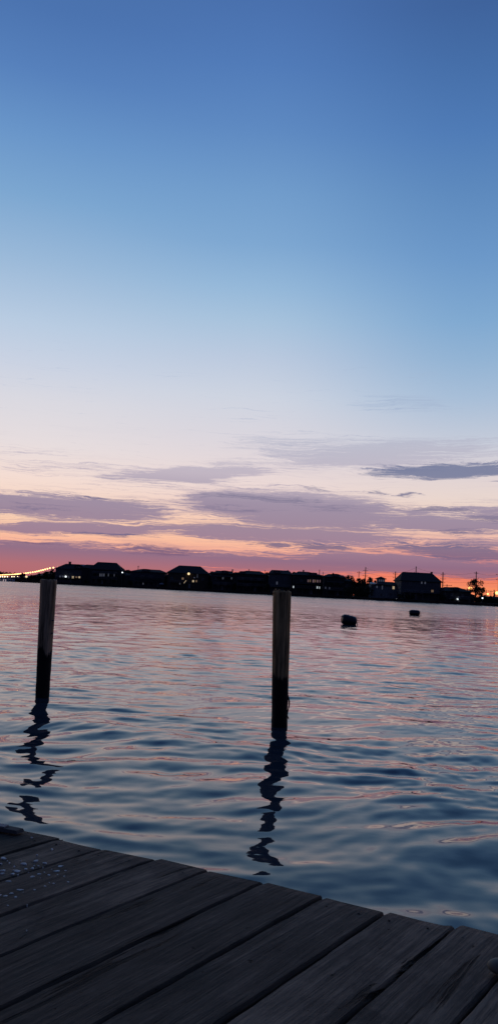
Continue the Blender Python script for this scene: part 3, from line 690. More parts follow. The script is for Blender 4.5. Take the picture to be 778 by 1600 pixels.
for i, (px, py, w) in enumerate([(738, 928, 12), (748, 930, 12), (756, 932, 11), (764, 931, 12), (774, 932.5, 12), (786, 931, 13), (730, 927, 8)]):
    lb = ['round shore bush under the gappy tree', 'low shore bush right of the tree trunk', 'low shore bush between tree and small orange lamp', 'shore bush under the small orange lamp', 'shore bush at the foot of the conifer', 'shore bush just beyond the right edge', 'shore bush at the right end of the low house'][i]
    tree(px, py, 322, w, lb, .05, 500, .35, 'leaf', 'bush', name='bush', cat='bush', group='bushes on the far shore', seed=i)
for i, (px, py, w) in enumerate([(46, 903, 14), (60, 904, 16), (76, 903, 18), (28, 905, 10), (258, 906, 8), (328, 905, 9), (366, 908, 8), (417, 908, 8), (545, 912, 18), (560, 913, 18), (575, 914, 16), (626, 926, 10), (640, 929, 14), (690, 930, 10), (204, 906, 9), (136, 905, 10)]):
    lb = ['dark bush under the bridge, right of the bright lamp', 'dark bush under the bridge, midway to the left piling', 'dark bush behind the left piling', 'dark bush at the tip of the point', 'bush between the awning and the lamp-lit house', 'bush between the lamp-lit house and the low chimney house',
          'bush between the low chimney house and the unlit hip-roofed house', 'bush left of the house behind the near piling', 'dark bush at the left of the wooded gap', 'dark bush in the middle of the wooded gap', 'dark bush at the right of the wooded gap', 'bush at the left corner of the tallest house',
          'bush in front of the tallest house', 'bush at the right corner of the tallest house', 'bush at the left corner of the long low house', 'bush in front of the connecting wing'][i]
    tree(px, py, shoreD(px) + 5, w, lb, .05, 500, .35, 'leaf', 'bush', name='bush', cat='bush', group='bushes on the far shore', seed=i + 30)

fill = [(191, 893, 13, 'bushy tree filling the gap left of the lamp on the long low house'), (258, 897, 10, 'bushy tree between the long low house and the lamp-lit house'), (327, 898, 12, 'bushy tree between the lamp-lit house and its low neighbour'),
    (364, 897, 10, 'bushy tree between the low chimney house and the unlit hip-roofed house'), (417, 897.5, 9, 'bushy tree left of the grey-walled upright house'), (456, 898, 9, 'bushy tree right of the grey-walled upright house'), (507, 901, 12, 'bushy tree between the pinkish-window house and the bungalow'),
    (539, 904, 16, 'wide bushy tree low at the left of the wooded gap'), (549, 905, 18, 'wide bushy tree low in the wooded gap, behind the thin pole'), (560, 907, 18, 'wide bushy tree low in the middle of the wooded gap'), (571, 908, 18, 'wide bushy tree low under the tall crossarm pole'), (581, 908, 16, 'wide bushy tree low behind the porch of the cupola house'),
    (626, 917, 12, 'bushy tree between the cupola house and the tallest house'), (692, 926, 12, 'bushy tree between the tallest house and the low long one'), (141, 893, 18, 'bushy tree behind the connecting wing'), (68, 901, 26, 'wide bushy tree under the bridge, left of the left piling'), (55, 903, 26, 'wide low tree under the bridge on the point')]
for i, (px, py, w, lb) in enumerate(fill):
    tree(px, py, shoreD(px) + 23, w * 1.15, lb, .02, 3200, .62, 'leaf', 'bush', seed=i + 90)
back_ = [(100, 884, 20, 'leftmost house'), (132, 884.5, 16, 'connecting wing'), (200, 890.5, 20, 'lamp gap by the long low house'), (228, 891.5, 22, 'middle of the long low house'), (250, 891.8, 18, 'right half of the long low house'), (331, 893.5, 18, 'left end of the low chimney house'),
    (350, 893, 22, 'middle of the low chimney house'), (368, 894, 16, 'left end of the unlit hip-roofed house'), (415, 894.5, 16, 'right end of the unlit hip-roofed house'), (458, 893.8, 16, 'left end of the pinkish-window house'), (484, 895.5, 20, 'right part of the pinkish-window house'),
    (508, 898, 18, 'left end of the bungalow'), (532, 899.5, 18, 'right end of the bungalow'), (706, 919, 18, 'left part of the low long house'), (724, 920.5, 16, 'right part of the low long house')]
for i, (px, py, w, lb) in enumerate(back_):
    tree(px, py, shoreD(px) + 60, w, 'dark leafy treetop showing above the ' + lb, .15, 1500, .55, seed=i + 200)
# far wood on the horizon at left
lf = MB(); rg = random.Random(5)
for i in range(5200):
    x = rg.uniform(-1500, -330); y = rg.uniform(2310, 2420); hm = 17 + 5 * math.sin(x * .013) + 3 * math.sin(x * .05) ; p = Vector((x, y, 1 + hm * rg.random() ** .6)); s = rg.uniform(2, 4.5); e = Euler((rg.uniform(-1.4, 1.4), rg.uniform(-1.4, 1.4), rg.uniform(0, 6.28)))
    q = [Vector((-s, 0, 0)), Vector((0, -s * .6, 0)), Vector((s, 0, 0)), Vector((0, s * .6, 0))]
    for u in q: u.rotate(e)
    lf.add([p + u for u in q], [(0, 1, 2, 3)])
tag(lf.build('far_woods', MT['leaf']), 'distant dark wood along the horizon beneath the bridge', 'woods', kind='stuff')

# ------------------------------------------------------------------ bridge with lamps
def bridge():
    root = empty('bridge', (-281, 1100, 0)); tag(root, 'long distant bridge climbing to the right, its lamps shining orange in a row', 'bridge')
    plan = [(82.3, 887.2, 1100), (66.3, 891.4, 1270), (56.5, 893.6, 1390), (40, 896, 1560), (24, 897.4, 1800), (8, 898.2, 2050), (-8, 898.9, 2330)]
    pts = [at(px, py, D) for px, py, D in plan]
    pts = [Vector((pts[0].x + .42 * (1100 - D), D, z)) for D, z in ((640, 12), (760, 15), (880, 18), (990, 20))] + pts
    # resample every 30 m
    seg = [(pts[i + 1] - pts[i]).length for i in range(len(pts) - 1)]; tot = sum(seg); out = []
    s = 0
    step = 40.0
    while s < tot:
        a = s
        for i, l in enumerate(seg):
            if a <= l: out.append(pts[i].lerp(pts[i + 1], a / l)); break
            a -= l
        s += step
    o = Vector(root.location)
    dk = MB(); rl = MB(); LH = 7.5
    for p, q in zip(out[:-1], out[1:]):
        t = (q - p).normalized(); n_ = Vector((t.y, -t.x, 0)).normalized() * 6
        z0, z1 = p.z - LH, q.z - LH
        A = [p - n_ - o, p + n_ - o, q + n_ - o, q - n_ - o]
        v = [(A[0].x, A[0].y, z0), (A[1].x, A[1].y, z0), (A[2].x, A[2].y, z1), (A[3].x, A[3].y, z1)]
        dk.add([(x, y, z - 1.6) for x, y, z in v] + v, [(3, 2, 1, 0), (4, 5, 6, 7), (0, 1, 5, 4), (1, 2, 6, 5), (2, 3, 7, 6), (3, 0, 4, 7)])
        for sgn in (0, 1):
            a_, b_ = (v[0], v[3]) if sgn == 0 else (v[1], v[2])
            rl.add([(a_[0], a_[1], a_[2] + .003), (b_[0], b_[1], b_[2] + .003), (b_[0], b_[1], b_[2] + 1.1), (a_[0], a_[1], a_[2] + 1.1), (a_[0] + .3, a_[1], a_[2] + .003), (b_[0] + .3, b_[1], b_[2] + .003), (b_[0] + .3, b_[1], b_[2] + 1.1), (a_[0] + .3, a_[1], a_[2] + 1.1)],
                   [(0, 1, 2, 3), (7, 6, 5, 4), (3, 2, 6, 7), (0, 4, 5, 1), (0, 3, 7, 4), (1, 5, 6, 2)])
    d = dk.build('bridge_deck', MT['concrete'], root); rl.build('parapet', MT['concrete'], d)
    for i, p in enumerate(out):
        if i % 2 == 0 and p.z - LH > 3:
            pr = MB(); pr.box(p.x - o.x - 4.5, p.x - o.x + 4.5, p.y - o.y - .9, p.y - o.y + .9, -1.5, p.z - LH - 1.6); pr.build('pier', MT['concrete'], root)
        if p.y > 1000:
            lpz = p.z - LH
            q = MB(); q.tube([(p.x - o.x, p.y - o.y, lpz + .003), (p.x - o.x, p.y - o.y, p.z - .3), (p.x - o.x - 1.2, p.y - o.y, p.z + .25)], [.16, .12, .1], 5)
            lpo = q.build('lamp_post', MT['metal'], root)
            h = MB(); h.ball((p.x - o.x - 1.5, p.y - o.y, p.z), 1.35 * min(1.2, p.y / 1250), 8, .8); h.build('lamp_head', MT['lamp_bridge'], lpo)
bridge()

# waterfront lights of the far bank, under the bridge
for i, (px, py, D) in enumerate([(1, 901, 2280), (4.5, 901, 2280), (8, 901.2, 2280), (12, 901.2, 2280), (19, 901.3, 2280), (22.5, 901.3, 2280), (28, 901.2, 2280), (-4, 901, 2280), (-9, 901, 2280)]):
    lamp(px, py, D, 'lamp_far', ['far waterfront lamp at the left edge of the photo', 'second far waterfront lamp from the left edge, below the bridge', 'third far waterfront lamp from the left edge', 'fourth far waterfront lamp, before a small gap', 'fifth far waterfront lamp, just after the gap', 'sixth far waterfront lamp, right of the gap',
        'last far waterfront lamp, nearest to the bright lamp on the point', 'far waterfront lamp just beyond the left edge', 'outermost far waterfront lamp beyond the left edge'][i], 1.9, 1.5, 'waterfront_lamp', group='lamps on the far waterfront')

# pale pilings and low pier off the point, far left
g = 'white-topped pilings off the point'
for i, px in enumerate([1.5, 4.5, 8, 11.5, 13.5, 17, 20.5, 22.8]):
    D = 408 + i % 2 * 3; x = px_x(px, D); root = empty('piling', (x, D, 0))
    tag(root, 'short pale %s piling off the bare point, %s from the left edge' % (['thin', 'stout'][i % 2], ['first', 'second', 'third', 'fourth', 'fifth', 'sixth', 'seventh', 'eighth'][i]), 'piling', g)
    mb = MB(); h = 1.25 + .35 * ((i * 37) % 3) / 2; mb.tube([(0, 0, -1), (0, 0, h)], .28 + .08 * (i % 2), 8); mb.build('post', MT['pile_white'], root)
    mb = MB(); mb.tube([(0, 0, h + .003), (0, 0, h + .12), (0, 0, h + .3)], [.34, .3, .03], 8); mb.build('cap', MT['pile_white'], root)
pr = empty('pier', (px_x(12, 412), 412, 0)); tag(pr, 'low dark pier running behind the pale pilings off the point', 'pier')
mb = MB(); mb.box(-10, 6, 0, 2.4, 1.5, 1.75); mb.build('decking', MT['wood_dark'], pr)
for k in range(6):
    mb = MB(); mb.tube([(-9.5 + 3 * k, 1.2, -1), (-9.5 + 3 * k, 1.2, 1.49)], .16, 6); mb.build('pile', MT['wood_dark'], pr)

# ------------------------------------------------------------------ floating drums
def drum(px, py, length, rad, yaw, roll, label, ribs=True, sink=.3):
    p = on_z(px, py, 0.0)
    root = empty('floating_drum', (p.x, p.y, rad - sink * rad), yaw); root.rotation_euler = (0, roll, yaw); tag(root, label, 'barrel', 'mooring drums floating on the bay')
    prof = [(-.5, 0), (-.5, .42), (-.485, .62), (-.455, .78), (-.41, .90), (-.36, .97), (-.30, 1.0), (-.2, 1.0), (-.17, 1.04), (-.13, 1.04), (-.10, 1.0), (.10, 1.0), (.13, 1.04), (.17, 1.04), (.20, 1.0), (.30, 1.0), (.36, .97), (.41, .90), (.455, .78), (.485, .62), (.5, .42), (.5, 0)]
    v = []; f = []; n = 28
    for (t, r) in prof:
        for k in range(n):
            a = 2 * math.pi * k / n; v.append((t * length, r * rad * math.cos(a), r * rad * math.sin(a)))
    for i in range(len(prof) - 1):
        for k in range(n): f.append((i * n + k, i * n + (k + 1) % n, (i + 1) * n + (k + 1) % n, (i + 1) * n + k))
    mb = MB(); mb.add(v, f); mb.build('drum_body', MT['drum'], root, smooth=True)
    for s in (-1, 1):
        mb = MB(); mb.tube([(s * length * .5, 0, rad * .45), (s * (length * .5 + .03), 0, rad * .45)], .045, 10); mb.build('bung', MT['metal'], root)
    mb = MB(); mb.tube([(length * .5, 0, 0), (length * .5 + .06, 0, -.02), (length * .5 + .10, 0, -.1), (length * .5 + .05, 0, -.4)], .018, 6); mb.build('mooring_ring', MT['metal'], root)
    return root
drum(544.5, 976, .80, .262, R(14), R(10), 'dark rounded mooring drum tilted in the water right of the near piling', sink=.15)
drum(647, 961.5, .95, .255, R(-2), R(0), 'small flat-looking dark drum floating further out, below the tallest house', sink=.12)

# ------------------------------------------------------------------ pilings
def piling_mat(name, seed, wet_z, base_c, worn=True):
    m, nt_, b = new_mat(name); global N, L
    N, L = nt_.nodes, nt_.links
    tc = nd('ShaderNodeTexCoord')
    def ns(scale, sc, det=6, r=.6):
        mp = nd('ShaderNodeMapping'); mp.inputs['Scale'].default_value = sc; mp.inputs['Location'].default_value = (seed, seed * 2, seed)
        L.new(tc.outputs['Object'], mp.inputs[0]); n = nd('ShaderNodeTexNoise'); n.inputs['Scale'].default_value = scale; n.inputs['Detail'].default_value = det; n.inputs['Roughness'].default_value = r
        L.new(mp.outputs[0], n.inputs['Vector']); return n.outputs['Fac']
    g1 = ns(30, (1, 1, .05), 6, .7); g2 = ns(9, (1, 1, .10), 4); blot = ns(5, (1, 1, .5))
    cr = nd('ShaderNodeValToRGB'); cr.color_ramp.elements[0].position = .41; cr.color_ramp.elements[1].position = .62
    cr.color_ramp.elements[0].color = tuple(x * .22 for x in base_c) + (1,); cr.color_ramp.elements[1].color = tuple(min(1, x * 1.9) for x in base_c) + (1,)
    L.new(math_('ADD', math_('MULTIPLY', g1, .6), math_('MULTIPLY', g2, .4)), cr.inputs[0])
    # wet, weed-covered lower end with a ragged border
    sp = nd('ShaderNodeSeparateXYZ'); L.new(tc.outputs['Object'], sp.inputs[0])
    zz = math_('ADD', sp.outputs[2], math_('MULTIPLY', math_('SUBTRACT', g2, .5), .55))
    wet = maprange(zz, wet_z - .02, wet_z + .03, 1, 0)
    wc = nd('ShaderNodeRGB'); wc.outputs[0].default_value = (.022, .020, .018, 1)
    c = mixc(wet, cr.outputs[0], wc.outputs[0])
    L.new(c, b.inputs['Base Color']); b.inputs['Roughness'].default_value = .85; b.inputs['Specular IOR Level'].default_value = .2
    bp = nd('ShaderNodeBump'); bp.inputs['Strength'].default_value = .8; bp.inputs['Distance'].default_value = .022
    L.new(math_('ADD', math_('MULTIPLY', g1, .5), g2), bp.inputs['Height']); L.new(bp.outputs[0], b.inputs['Normal'])
    return m
def piling(pxt, pyt, pxb, pyb, wt, wb, label, mat, seed, notch=False):
    base = on_z(pxb, pyb, 0); D = base.y; top = at(pxt, pyt, D)
    rt, rb = wt * D / FPX / 2, wb * D / FPX / 2
    root = empty('mooring_piling', base); tag(root, label, 'piling', 'mooring pilings standing in the bay')
    rg = np.random.RandomState(seed); n = 40; rows = 60
    ph = rg.uniform(0, 6.28, 12); V = []; F = []
    tv = top - base
    for i in range(rows + 1):
        t = -.75 + 1.75 * i / rows
        r = rb + (rt - rb) * max(t, -.2)
        c = tv * t
        for k in range(n):
            a = 2 * math.pi * k / n
            q = 1 + .012 * math.sin(3 * a + ph[0] + t * .7) + .010 * math.sin(7 * a + ph[1]) + .010 * math.sin(13 * a + ph[2] + t) + .008 * math.sin(19 * a + ph[3]) + .008 * math.sin(t * 21 + a * 2 + ph[4])
            if t < .30: q += .030 * math.sin(t * 60 + a * 3 + ph[5]) * math.sin(5 * a + t * 30) + rg.uniform(-.012, .012)
            zz = c.z
            if i == rows: zz += .008 * math.sin(2 * a + ph[6]) + rg.uniform(-.006, .006)
            V.append((c.x + math.cos(a) * r * q, c.y + math.sin(a) * r * q, zz))
        if i == rows:
            for rr_, dz in ((.96, .014), (.75, .016), (.4, .012), (.02, .012)):
                for k in range(n):
                    a = 2 * math.pi * k / n; V.append((c.x + math.cos(a) * r * rr_, c.y + math.sin(a) * r * rr_, c.z + dz + rg.uniform(-.006, .006)))
    for i in range(rows + 4):
        for k in range(n): F.append((i * n + k, i * n + (k + 1) % n, (i + 1) * n + (k + 1) % n, (i + 1) * n + k))
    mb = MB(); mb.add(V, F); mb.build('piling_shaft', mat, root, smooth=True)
    return root, top - base, rt, rb
mpl = piling_mat('left_piling_wood', 1.3, .62, (.46, .29, .165))  # wood colour warmed to stand in for warm light from behind the camera
mpr = piling_mat('right_piling_wood', 4.7, .52, (.48, .29, .13))  # warm light from behind is put into this wood colour too
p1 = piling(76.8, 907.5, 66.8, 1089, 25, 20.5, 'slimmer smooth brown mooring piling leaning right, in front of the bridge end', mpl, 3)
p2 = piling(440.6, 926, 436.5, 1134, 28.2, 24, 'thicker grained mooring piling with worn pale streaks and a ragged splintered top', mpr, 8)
# bolts, splinters and a frayed rope on the pilings
root, tv, rt, rb = p2
mb = MB(); c = tv
for a_, h_, w_ in ((.2, .035, .018), (2.6, .05, .02), (3.4, .03, .03), (-.8, .04, .015), (-2.0, .045, .022), (1.2, .03, .02)):
    x, y = c.x + math.cos(a_) * rt * .78, c.y + math.sin(a_) * rt * .78
    mb.add([(x - w_, y - .015, c.z - .02), (x + w_, y - .015, c.z - .02), (x + w_, y + .015, c.z - .02), (x - w_, y + .015, c.z - .02), (x - w_ * .5, y, c.z + h_), (x + w_ * .3, y, c.z + h_ * .8)], [(0, 1, 5, 4), (1, 2, 5), (2, 3, 4, 5), (3, 0, 4), (3, 2, 1, 0)])
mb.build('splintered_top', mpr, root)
mb = MB(); f = .34
def sp_(t, ang=0.0, off=0.0): 
    r = rb + (rt - rb) * t
    return Vector((tv.x * t + math.cos(ang) * (r + off), tv.y * t + math.sin(ang) * (r + off), tv.z * t))
mb.tube([sp_(.24, -.15, -.008), sp_(.21, -.1, .004), sp_(.185, -.1, .013), sp_(.16, -.1, .015), sp_(.12, -.15, .003), sp_(.08, -.1, -.004), sp_(.06, 0, .008), sp_(.05, .1, .012)], [.006, .008, .009, .008, .006, .005, .007, .004], 7)
mb.build('frayed_rope', MT['wood_dark'], root, smooth=True)
root, tv, rt, rb = p1
mb = MB()
for t, rr_ in ((.66, .010), (.55, .009), (.38, .012)):
    a = sp_(t, -.5, -.02); b2 = sp_(t, -.5, .022); mb.tube([a, b2], rr_, 8)
mb.build('bolt', MT['metal'], root)

# ------------------------------------------------------------------ the dock
ZD = CAM_H - .92
S2 = [((0, 1338.6), (96.7, 1308.8)), ((0, 1380), (160, 1325.5)), ((0, 1431), (244, 1342)), ((0, 1494), (324, 1360)), ((0, 1577.5), (406, 1381)),
      ((149, 1599), (503, 1401)), ((378, 1575), (603, 1423)), ((542.5, 1597), (712, 1445)), ((715, 1600), (800, 1500))]
dirs = []; ends = []
for (a, b2) in S2[:-1]:
    A, B = on_z(a[0], a[1], ZD), on_z(b2[0], b2[1], ZD); dirs.append((B - A).normalized()); ends.append(B)
pd = sum(dirs[2:], Vector()).normalized(); pn = Vector((pd.y, -pd.x, 0))       # along and across the boards
s_vals = [e.dot(pn) for e in ends]
d_ang = [round(math.degrees(math.atan2(d.x, d.y)), 1) for d in dirs]

def dock():
    root = empty('dock', (0, 0, ZD)); yaw = math.atan2(pd.y, pd.x) - math.pi / 2; root.rotation_euler = (0, 0, yaw)
    tag(root, 'dark weathered plank dock in the foreground with pale spatters on its left boards', 'dock')
    seams = list(s_vals) ; w = .195
    lft = [seams[0] - w * k for k in range(14, 0, -1)]; rgt = [seams[-1] + w * k for k in range(1, 18)]
    S = lft + seams + rgt
    endt = lambda s_: ends[-1].dot(pd) + .2035 * (s_ - s_vals[-1])
    rg = random.Random(21); mb = MB(); th = .040
    for i in range(len(S) - 1):
        a, b2 = S[i], S[i + 1]; m_ = (a + b2) / 2
        gp = .0022 + .0026 * max(0, min(1, (m_ + 1.9) / 1.0)); a += gp * rg.uniform(.7, 1.25); b2 -= gp * rg.uniform(.7, 1.25)
        jog = rg.uniform(-.012, .010); z0 = rg.uniform(-.0010, .0010); tilt = rg.uniform(-.006, .006); cup = rg.uniform(-.0008, .0014)
        prof = [(0, -th), (0, -.008), (.003, -.0025), (.009, 0), (.03, 0), (.06, 0), (.5, 0), (.94, 0), (.97, 0), (.991, 0), (.997, -.0025), (1, -.008), (1, -th)]
        wd = b2 - a; T0 = -3.4; n = 90; V = []; F = []; k = len(prof)
        tp = [T0 + (endt(m_) + jog - T0) * (j / n) ** .7 for j in range(n + 1)]; ph = [rg.uniform(0, 6.28) for _ in range(6)]
        for j, t in enumerate(tp):
            for (u, z) in prof:
                x = a + wd * u if .02 < u < .98 else (a + (u / .009 * .009 if u < .5 else wd - (1 - u) / .009 * .009) + (0 if 0 < u < 1 else 0))
                wob = .0009 * math.sin(t * 7 + ph[0]) + .0010 * math.sin(t * 23 + ph[1]) + .0006 * math.sin(t * 61 + ph[2])
                x += wob * (1 if u < .5 else -1)
                tt = t
                if j >= n - 1:   # boards sawn along one raked line, weathered ragged ends
                    tt = t + .2035 * (x - m_) * (1 if j == n else .9) + (.005 * math.sin(u * 17 + ph[3]) + .003 * math.sin(u * 41 + ph[4]) + rg.uniform(-.002, .002)) * (1 if j == n else .6)
                zz = z + z0 + tilt * (u - .5) * wd + cup * (2 * u - 1) ** 2 + .0012 * math.sin(t * 3 + ph[5])
                if j == n and z > -.02: zz -= .004
                V.append((x, tt, zz))
        for j in range(n):
            for q in range(k): F.append((j * k + q, j * k + (q + 1) % k, (j + 1) * k + (q + 1) % k, (j + 1) * k + q))
        F.append(tuple(range(k))); F.append(tuple(n * k + q for q in range(k))[::-1])
        mb.add(V, F)
    mb.build('decking', MT['dock'], root, smooth=False)
    # frame below: rim beam along the raked end and joists across
    def beam(s0, t0, s1, t1, wdt, z0, z1, name, mat):
        b_ = MB(); d = Vector((s1 - s0, t1 - t0)).normalized(); n_ = Vector((-d.y, d.x)) * wdt / 2
        b_.add([(s0 - n_.x, t0 - n_.y, z0), (s1 - n_.x, t1 - n_.y, z0), (s1 + n_.x, t1 + n_.y, z0), (s0 + n_.x, t0 + n_.y, z0), (s0 - n_.x, t0 - n_.y, z1), (s1 - n_.x, t1 - n_.y, z1), (s1 + n_.x, t1 + n_.y, z1), (s0 + n_.x, t0 + n_.y, z1)],
               [(0, 3, 2, 1), (4, 5, 6, 7), (0, 1, 5, 4), (1, 2, 6, 5), (2, 3, 7, 6), (3, 0, 4, 7)])
        return b_.build(name, mat, root)
    sa, sb = S[0] + .02, S[-1] - .02
    beam(sa, endt(sa) - .07, sb, endt(sb) - .07, .05, -.26, -.048, 'rim_beam', MT['wood_dark'])
    for off in (.62, 1.22, 1.82, 2.6, 3.4): beam(sa, endt(sa) - off, sb, endt(sb) - off, .05, -.24, -.048, 'joist', MT['wood_dark'])
    for s_ in (sa + .3, sa + 2.2, sa + 4.4, sb - .3):
        p = MB(); t_ = endt(s_) - .3; p.tube([(s_, t_, -1.6), (s_, t_, -.27)], .11, 12); p.build('dock_pile', MT['wood_dark'], root)
    # nail heads, two per board over the rim beam and the first joist
    nproto = None
    for i in range(len(S) - 1):
        m_ = (S[i] + S[i + 1]) / 2
        if m_ < -2.35 or m_ > -.15: continue
        for off in (.075, 1.22):
            for q in (-.055, .05):
                x = m_ + q + rg.uniform(-.006, .006); t = endt(x) - off + rg.uniform(-.008, .008)
                if nproto is None:
                    nb = MB(); nb.tube([(0, 0, -.002), (0, 0, .0018)], .0034, 10); nproto = nb.build('nail', MT['nail'], root); o_ = nproto
                else:
                    o_ = nproto.copy(); col.objects.link(o_); o_.parent = root
                o_.location = (x, t, 0)
    # pale spatters on the left-hand boards (pixel spots of the 4.86x enlargement, set flat on the boards)
    SP = [(30, 298, 35, 13), (12, 340, 18, 7), (75, 335, 11, 6), (185, 340, 42, 12), (112, 362, 14, 5), (278, 318, 30, 11), (345, 335, 28, 9), (285, 275, 15, 4), (398, 230, 17, 8), (245, 142, 17, 5), (25, 392, 34, 8), (20, 415, 26, 8), (130, 395, 54, 12),
          (100, 418, 26, 8), (200, 380, 18, 7), (250, 375, 24, 8), (262, 357, 13, 4), (295, 357, 13, 4), (462, 360, 38, 10), (435, 397, 38, 10), (500, 395, 15, 5), (395, 385, 11, 4), (340, 407, 11, 4), (440, 425, 11, 5), (490, 437, 13, 5), (375, 427, 20, 7), (300, 420, 32, 7),
          (250, 440, 32, 10), (70, 475, 32, 7), (520, 480, 16, 6), (410, 492, 20, 6), (378, 487, 9, 4), (345, 513, 15, 7), (265, 540, 20, 6), (155, 540, 40, 10), (90, 567, 28, 8), (45, 587, 28, 9), (120, 595, 22, 8), (62, 660, 13, 6), (5, 580, 18, 9), (-20, 360, 24, 9), (-30, 430, 26, 8), (-25, 520, 22, 8),
          (210, 655, 9, 4), (205, 850, 9, 5), (310, 452, 7, 3), (160, 318, 7, 3), (60, 320, 8, 3), (220, 408, 8, 3), (140, 425, 10, 4), (330, 370, 8, 3), (180, 560, 8, 3)]
    inv = Matrix.Rotation(-yaw, 3, 'Z'); sm = MB()
    for (zx, zy, zw, zh) in SP:
        px, py = zx / 4.863, 1280 + zy / 4.863
        c = on_z(px, py, ZD); e1 = (on_z(px + zw / 4.863 / 1.75, py, ZD) - c); e2 = (on_z(px, py + zh / 4.863 / 1.75, ZD) - c)
        c, e1, e2 = inv @ c, inv @ e1, inv @ e2; n = 18; ph = [rg.uniform(0, 6.28) for _ in range(4)]
        V = [(c.x, c.y, .0026)]; 
        for ring, (rr, z) in enumerate(((.7, .0025), (1.0, .0018), (1.0, -.004))):
            for k in range(n):
                a = 2 * math.pi * k / n; q = rr * (1 + .22 * math.sin(2 * a + ph[0]) + .16 * math.sin(3 * a + ph[1]) + .10 * math.sin(5 * a + ph[2]))
                V.append((c.x + (e1.x * math.cos(a) + e2.x * math.sin(a)) * q, c.y + (e1.y * math.cos(a) + e2.y * math.sin(a)) * q, z))
        F = [(0, 1 + k, 1 + (k + 1) % n) for k in range(n)] + [(1 + r_ * n + k, 1 + (r_ + 1) * n + k, 1 + (r_ + 1) * n + (k + 1) % n, 1 + r_ * n + (k + 1) % n) for r_ in (0, 1) for k in range(n)]
        sm.add(V, F)
    so_ = sm.build('dropping_stain', MT['splat'], root); so_['kind'] = 'stuff'; so_['label'] = 'pale dried bird dropping spatters'
    return root, yaw
m, nt, b = new_mat('dock_wood'); N, L = nt.nodes, nt.links; MT['dock'] = m
tc = nd('ShaderNodeTexCoord'); geo = nd('ShaderNodeNewGeometry')
rv = nd('ShaderNodeCombineXYZ'); L.new(math_('MULTIPLY', geo.outputs['Random Per Island'], 37.0), rv.inputs[0]); L.new(math_('MULTIPLY', geo.outputs['Random Per Island'], 91.0), rv.inputs[1])
ov = nd('ShaderNodeVectorMath', operation='ADD'); L.new(tc.outputs['Object'], ov.inputs[0]); L.new(rv.outputs[0], ov.inputs[1])
def ns(scale, sc, det=6, r=.6, dist=0.0, src=None):
    mp = nd('ShaderNodeMapping'); mp.inputs['Scale'].default_value = sc
    L.new(src or ov.outputs[0], mp.inputs[0]); n = nd('ShaderNodeTexNoise'); n.inputs['Scale'].default_value = scale; n.inputs['Detail'].default_value = det; n.inputs['Roughness'].default_value = r
    n.inputs['Distortion'].default_value = dist
    L.new(mp.outputs[0], n.inputs['Vector']); return n.outputs['Fac']
fine = ns(150, (1, .045, 1), 5, .7); grain = ns(42, (1, .05, 1), 6, .65, .4); blot = ns(5.5, (1, .6, 1), 6, .68); crk = ns(16, (1, .07, 1), 5, .6, .9); pit = ns(55, (1, .6, 1), 3, .5)
crack = maprange(crk, .62, .66, 0, 1); pits = maprange(pit, .70, .76, 0, 1)
# end checks: splits that start at the sawn ends
v = math_('ADD', math_('MULTIPLY', grain, .45), math_('ADD', math_('MULTIPLY', fine, .30), math_('MULTIPLY', blot, .45)))
v = math_('ADD', v, math_('MULTIPLY', math_('SUBTRACT', geo.outputs['Random Per Island'], .5), .16))
cr = nd('ShaderNodeValToRGB'); e = cr.color_ramp.elements
e[0].position = .42; e[0].color = (.022, .016, .012, 1); e[1].position = .74; e[1].color = (.30, .205, .14, 1)
x_ = e.new(.60); x_.color = (.110, .078, .056, 1)
L.new(v, cr.inputs[0])
kn = nd('ShaderNodeTexVoronoi'); kn.inputs['Scale'].default_value = 3.2; kmp = nd('ShaderNodeMapping'); kmp.inputs['Scale'].default_value = (1.6, .6, 1)
L.new(ov.outputs[0], kmp.inputs[0]); L.new(kmp.outputs[0], kn.inputs['Vector'])
knot = maprange(math_('ADD', kn.outputs['Distance'], math_('MULTIPLY', math_('SUBTRACT', grain, .5), .06)), .035, .075, 1, 0)
crack = math_('MAXIMUM', crack, math_('MULTIPLY', knot, .8))
stain = maprange(ns(3.0, (1, .55, 1), 5, .65, .8), .56, .66, 0, .62)
dk = nd('ShaderNodeRGB'); dk.outputs[0].default_value = (.006, .006, .006, 1)
st_ = nd('ShaderNodeRGB'); st_.outputs[0].default_value = (.032, .025, .020, 1)
cc = mixc(math_('MAXIMUM', crack, math_('MULTIPLY', pits, .7)), mixc(stain, cr.outputs[0], st_.outputs[0]), dk.outputs[0])
gr = nd('ShaderNodeRGB'); gr.outputs[0].default_value = (.040, .050, .042, 1)
cc = mixc(maprange(ns(2.2, (1, .8, 1), 4), .55, .75, 0, .5), cc, gr.outputs[0])
L.new(cc, b.inputs['Base Color']); b.inputs['Roughness'].default_value = .82; b.inputs['Specular IOR Level'].default_value = .25
bp = nd('ShaderNodeBump'); bp.inputs['Strength'].default_value = .9; bp.inputs['Distance'].default_value = .010
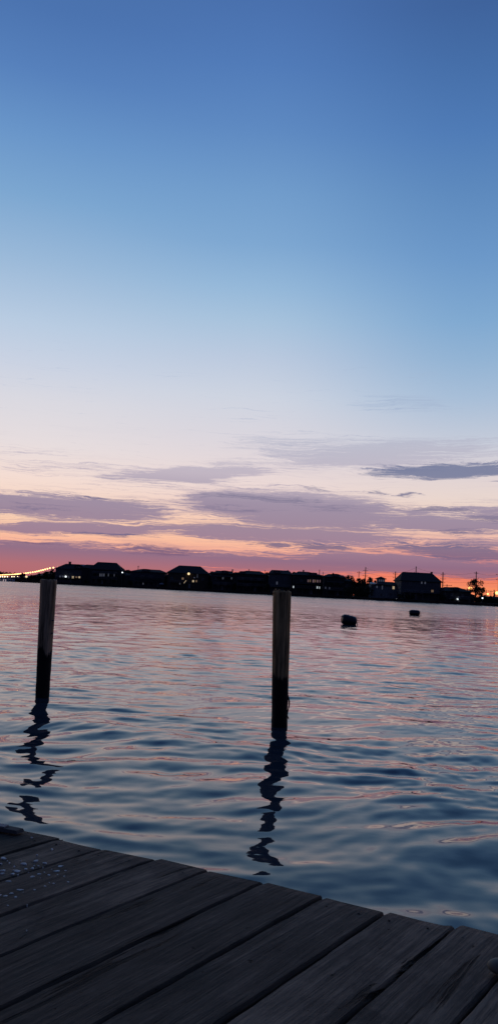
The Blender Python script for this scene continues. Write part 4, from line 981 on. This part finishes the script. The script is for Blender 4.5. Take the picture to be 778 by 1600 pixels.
hgt = math_('SUBTRACT', math_('ADD', math_('MULTIPLY', fine, .35), math_('MULTIPLY', grain, .8)), math_('MULTIPLY', math_('MAXIMUM', crack, pits), 1.2))
L.new(hgt, bp.inputs['Height']); L.new(bp.outputs[0], b.inputs['Normal'])
MT['nail'] = simple('rusty_nail', (.03, .02, .018), .7, .4, 30)
MT['splat'] = simple('dried_bird_dropping', (.78, .70, .64), .9, .4, 60, .1)
droot, dyaw = dock()

# raised plank end at the far left corner of the dock
c0, c1 = on_z(-60, 1292, ZD), on_z(27, 1306, ZD); ln_ = (c1 - c0).length
kp = empty('loose_plank', c1, math.atan2((c1 - c0).y, (c1 - c0).x)); tag(kp, 'short grey loose plank lying at the far left corner of the dock', 'plank')
mb = MB()
mb.add([(-ln_, 0, .005), (0, 0, .005), (.004, .042, .005), (-ln_, .05, .005), (-ln_, .005, .018), (-.006, .004, .016), (-.002, .040, .015), (-ln_, .048, .018)],
       [(0, 3, 2, 1), (4, 5, 6, 7), (0, 1, 5, 4), (1, 2, 6, 5), (2, 3, 7, 6), (3, 0, 4, 7)])
mb.build('board', MT['wood_grey'], kp)
mb = MB(); mb.box(-ln_ * .95, -.06, .008, .036, .0165, .0215); mb.build('lath', MT['trim'], kp)

# unidentified tan lump at the right edge, shaped as a smooth stone
p = on_z(774, 1524, ZD); st = MB(); V = []; F = []; n = 20; rows = 10
for i in range(rows + 1):
    th = math.pi * i / rows
    for k in range(n):
        a = 2 * math.pi * k / n; q = 1 + .06 * math.sin(2 * a + 1) + .04 * math.sin(3 * a)
        V.append((.030 * math.sin(th) * math.cos(a) * q, .022 * math.sin(th) * math.sin(a) * q, .020 + .0185 * math.cos(th)))
for i in range(rows):
    for k in range(n): F.append((i * n + k, (i + 1) * n + k, (i + 1) * n + (k + 1) % n, i * n + (k + 1) % n))
st.add(V, F); MT['stone'] = simple('tan_stone', (.24, .21, .15), .7, .25, 20)
so_ = st.build('stone', MT['stone'], None, smooth=True); so_.location = (p.x + .01, p.y, ZD + .002); tag(so_, 'smooth rounded tan lump on the dock boards at the right edge of the photo', 'stone')
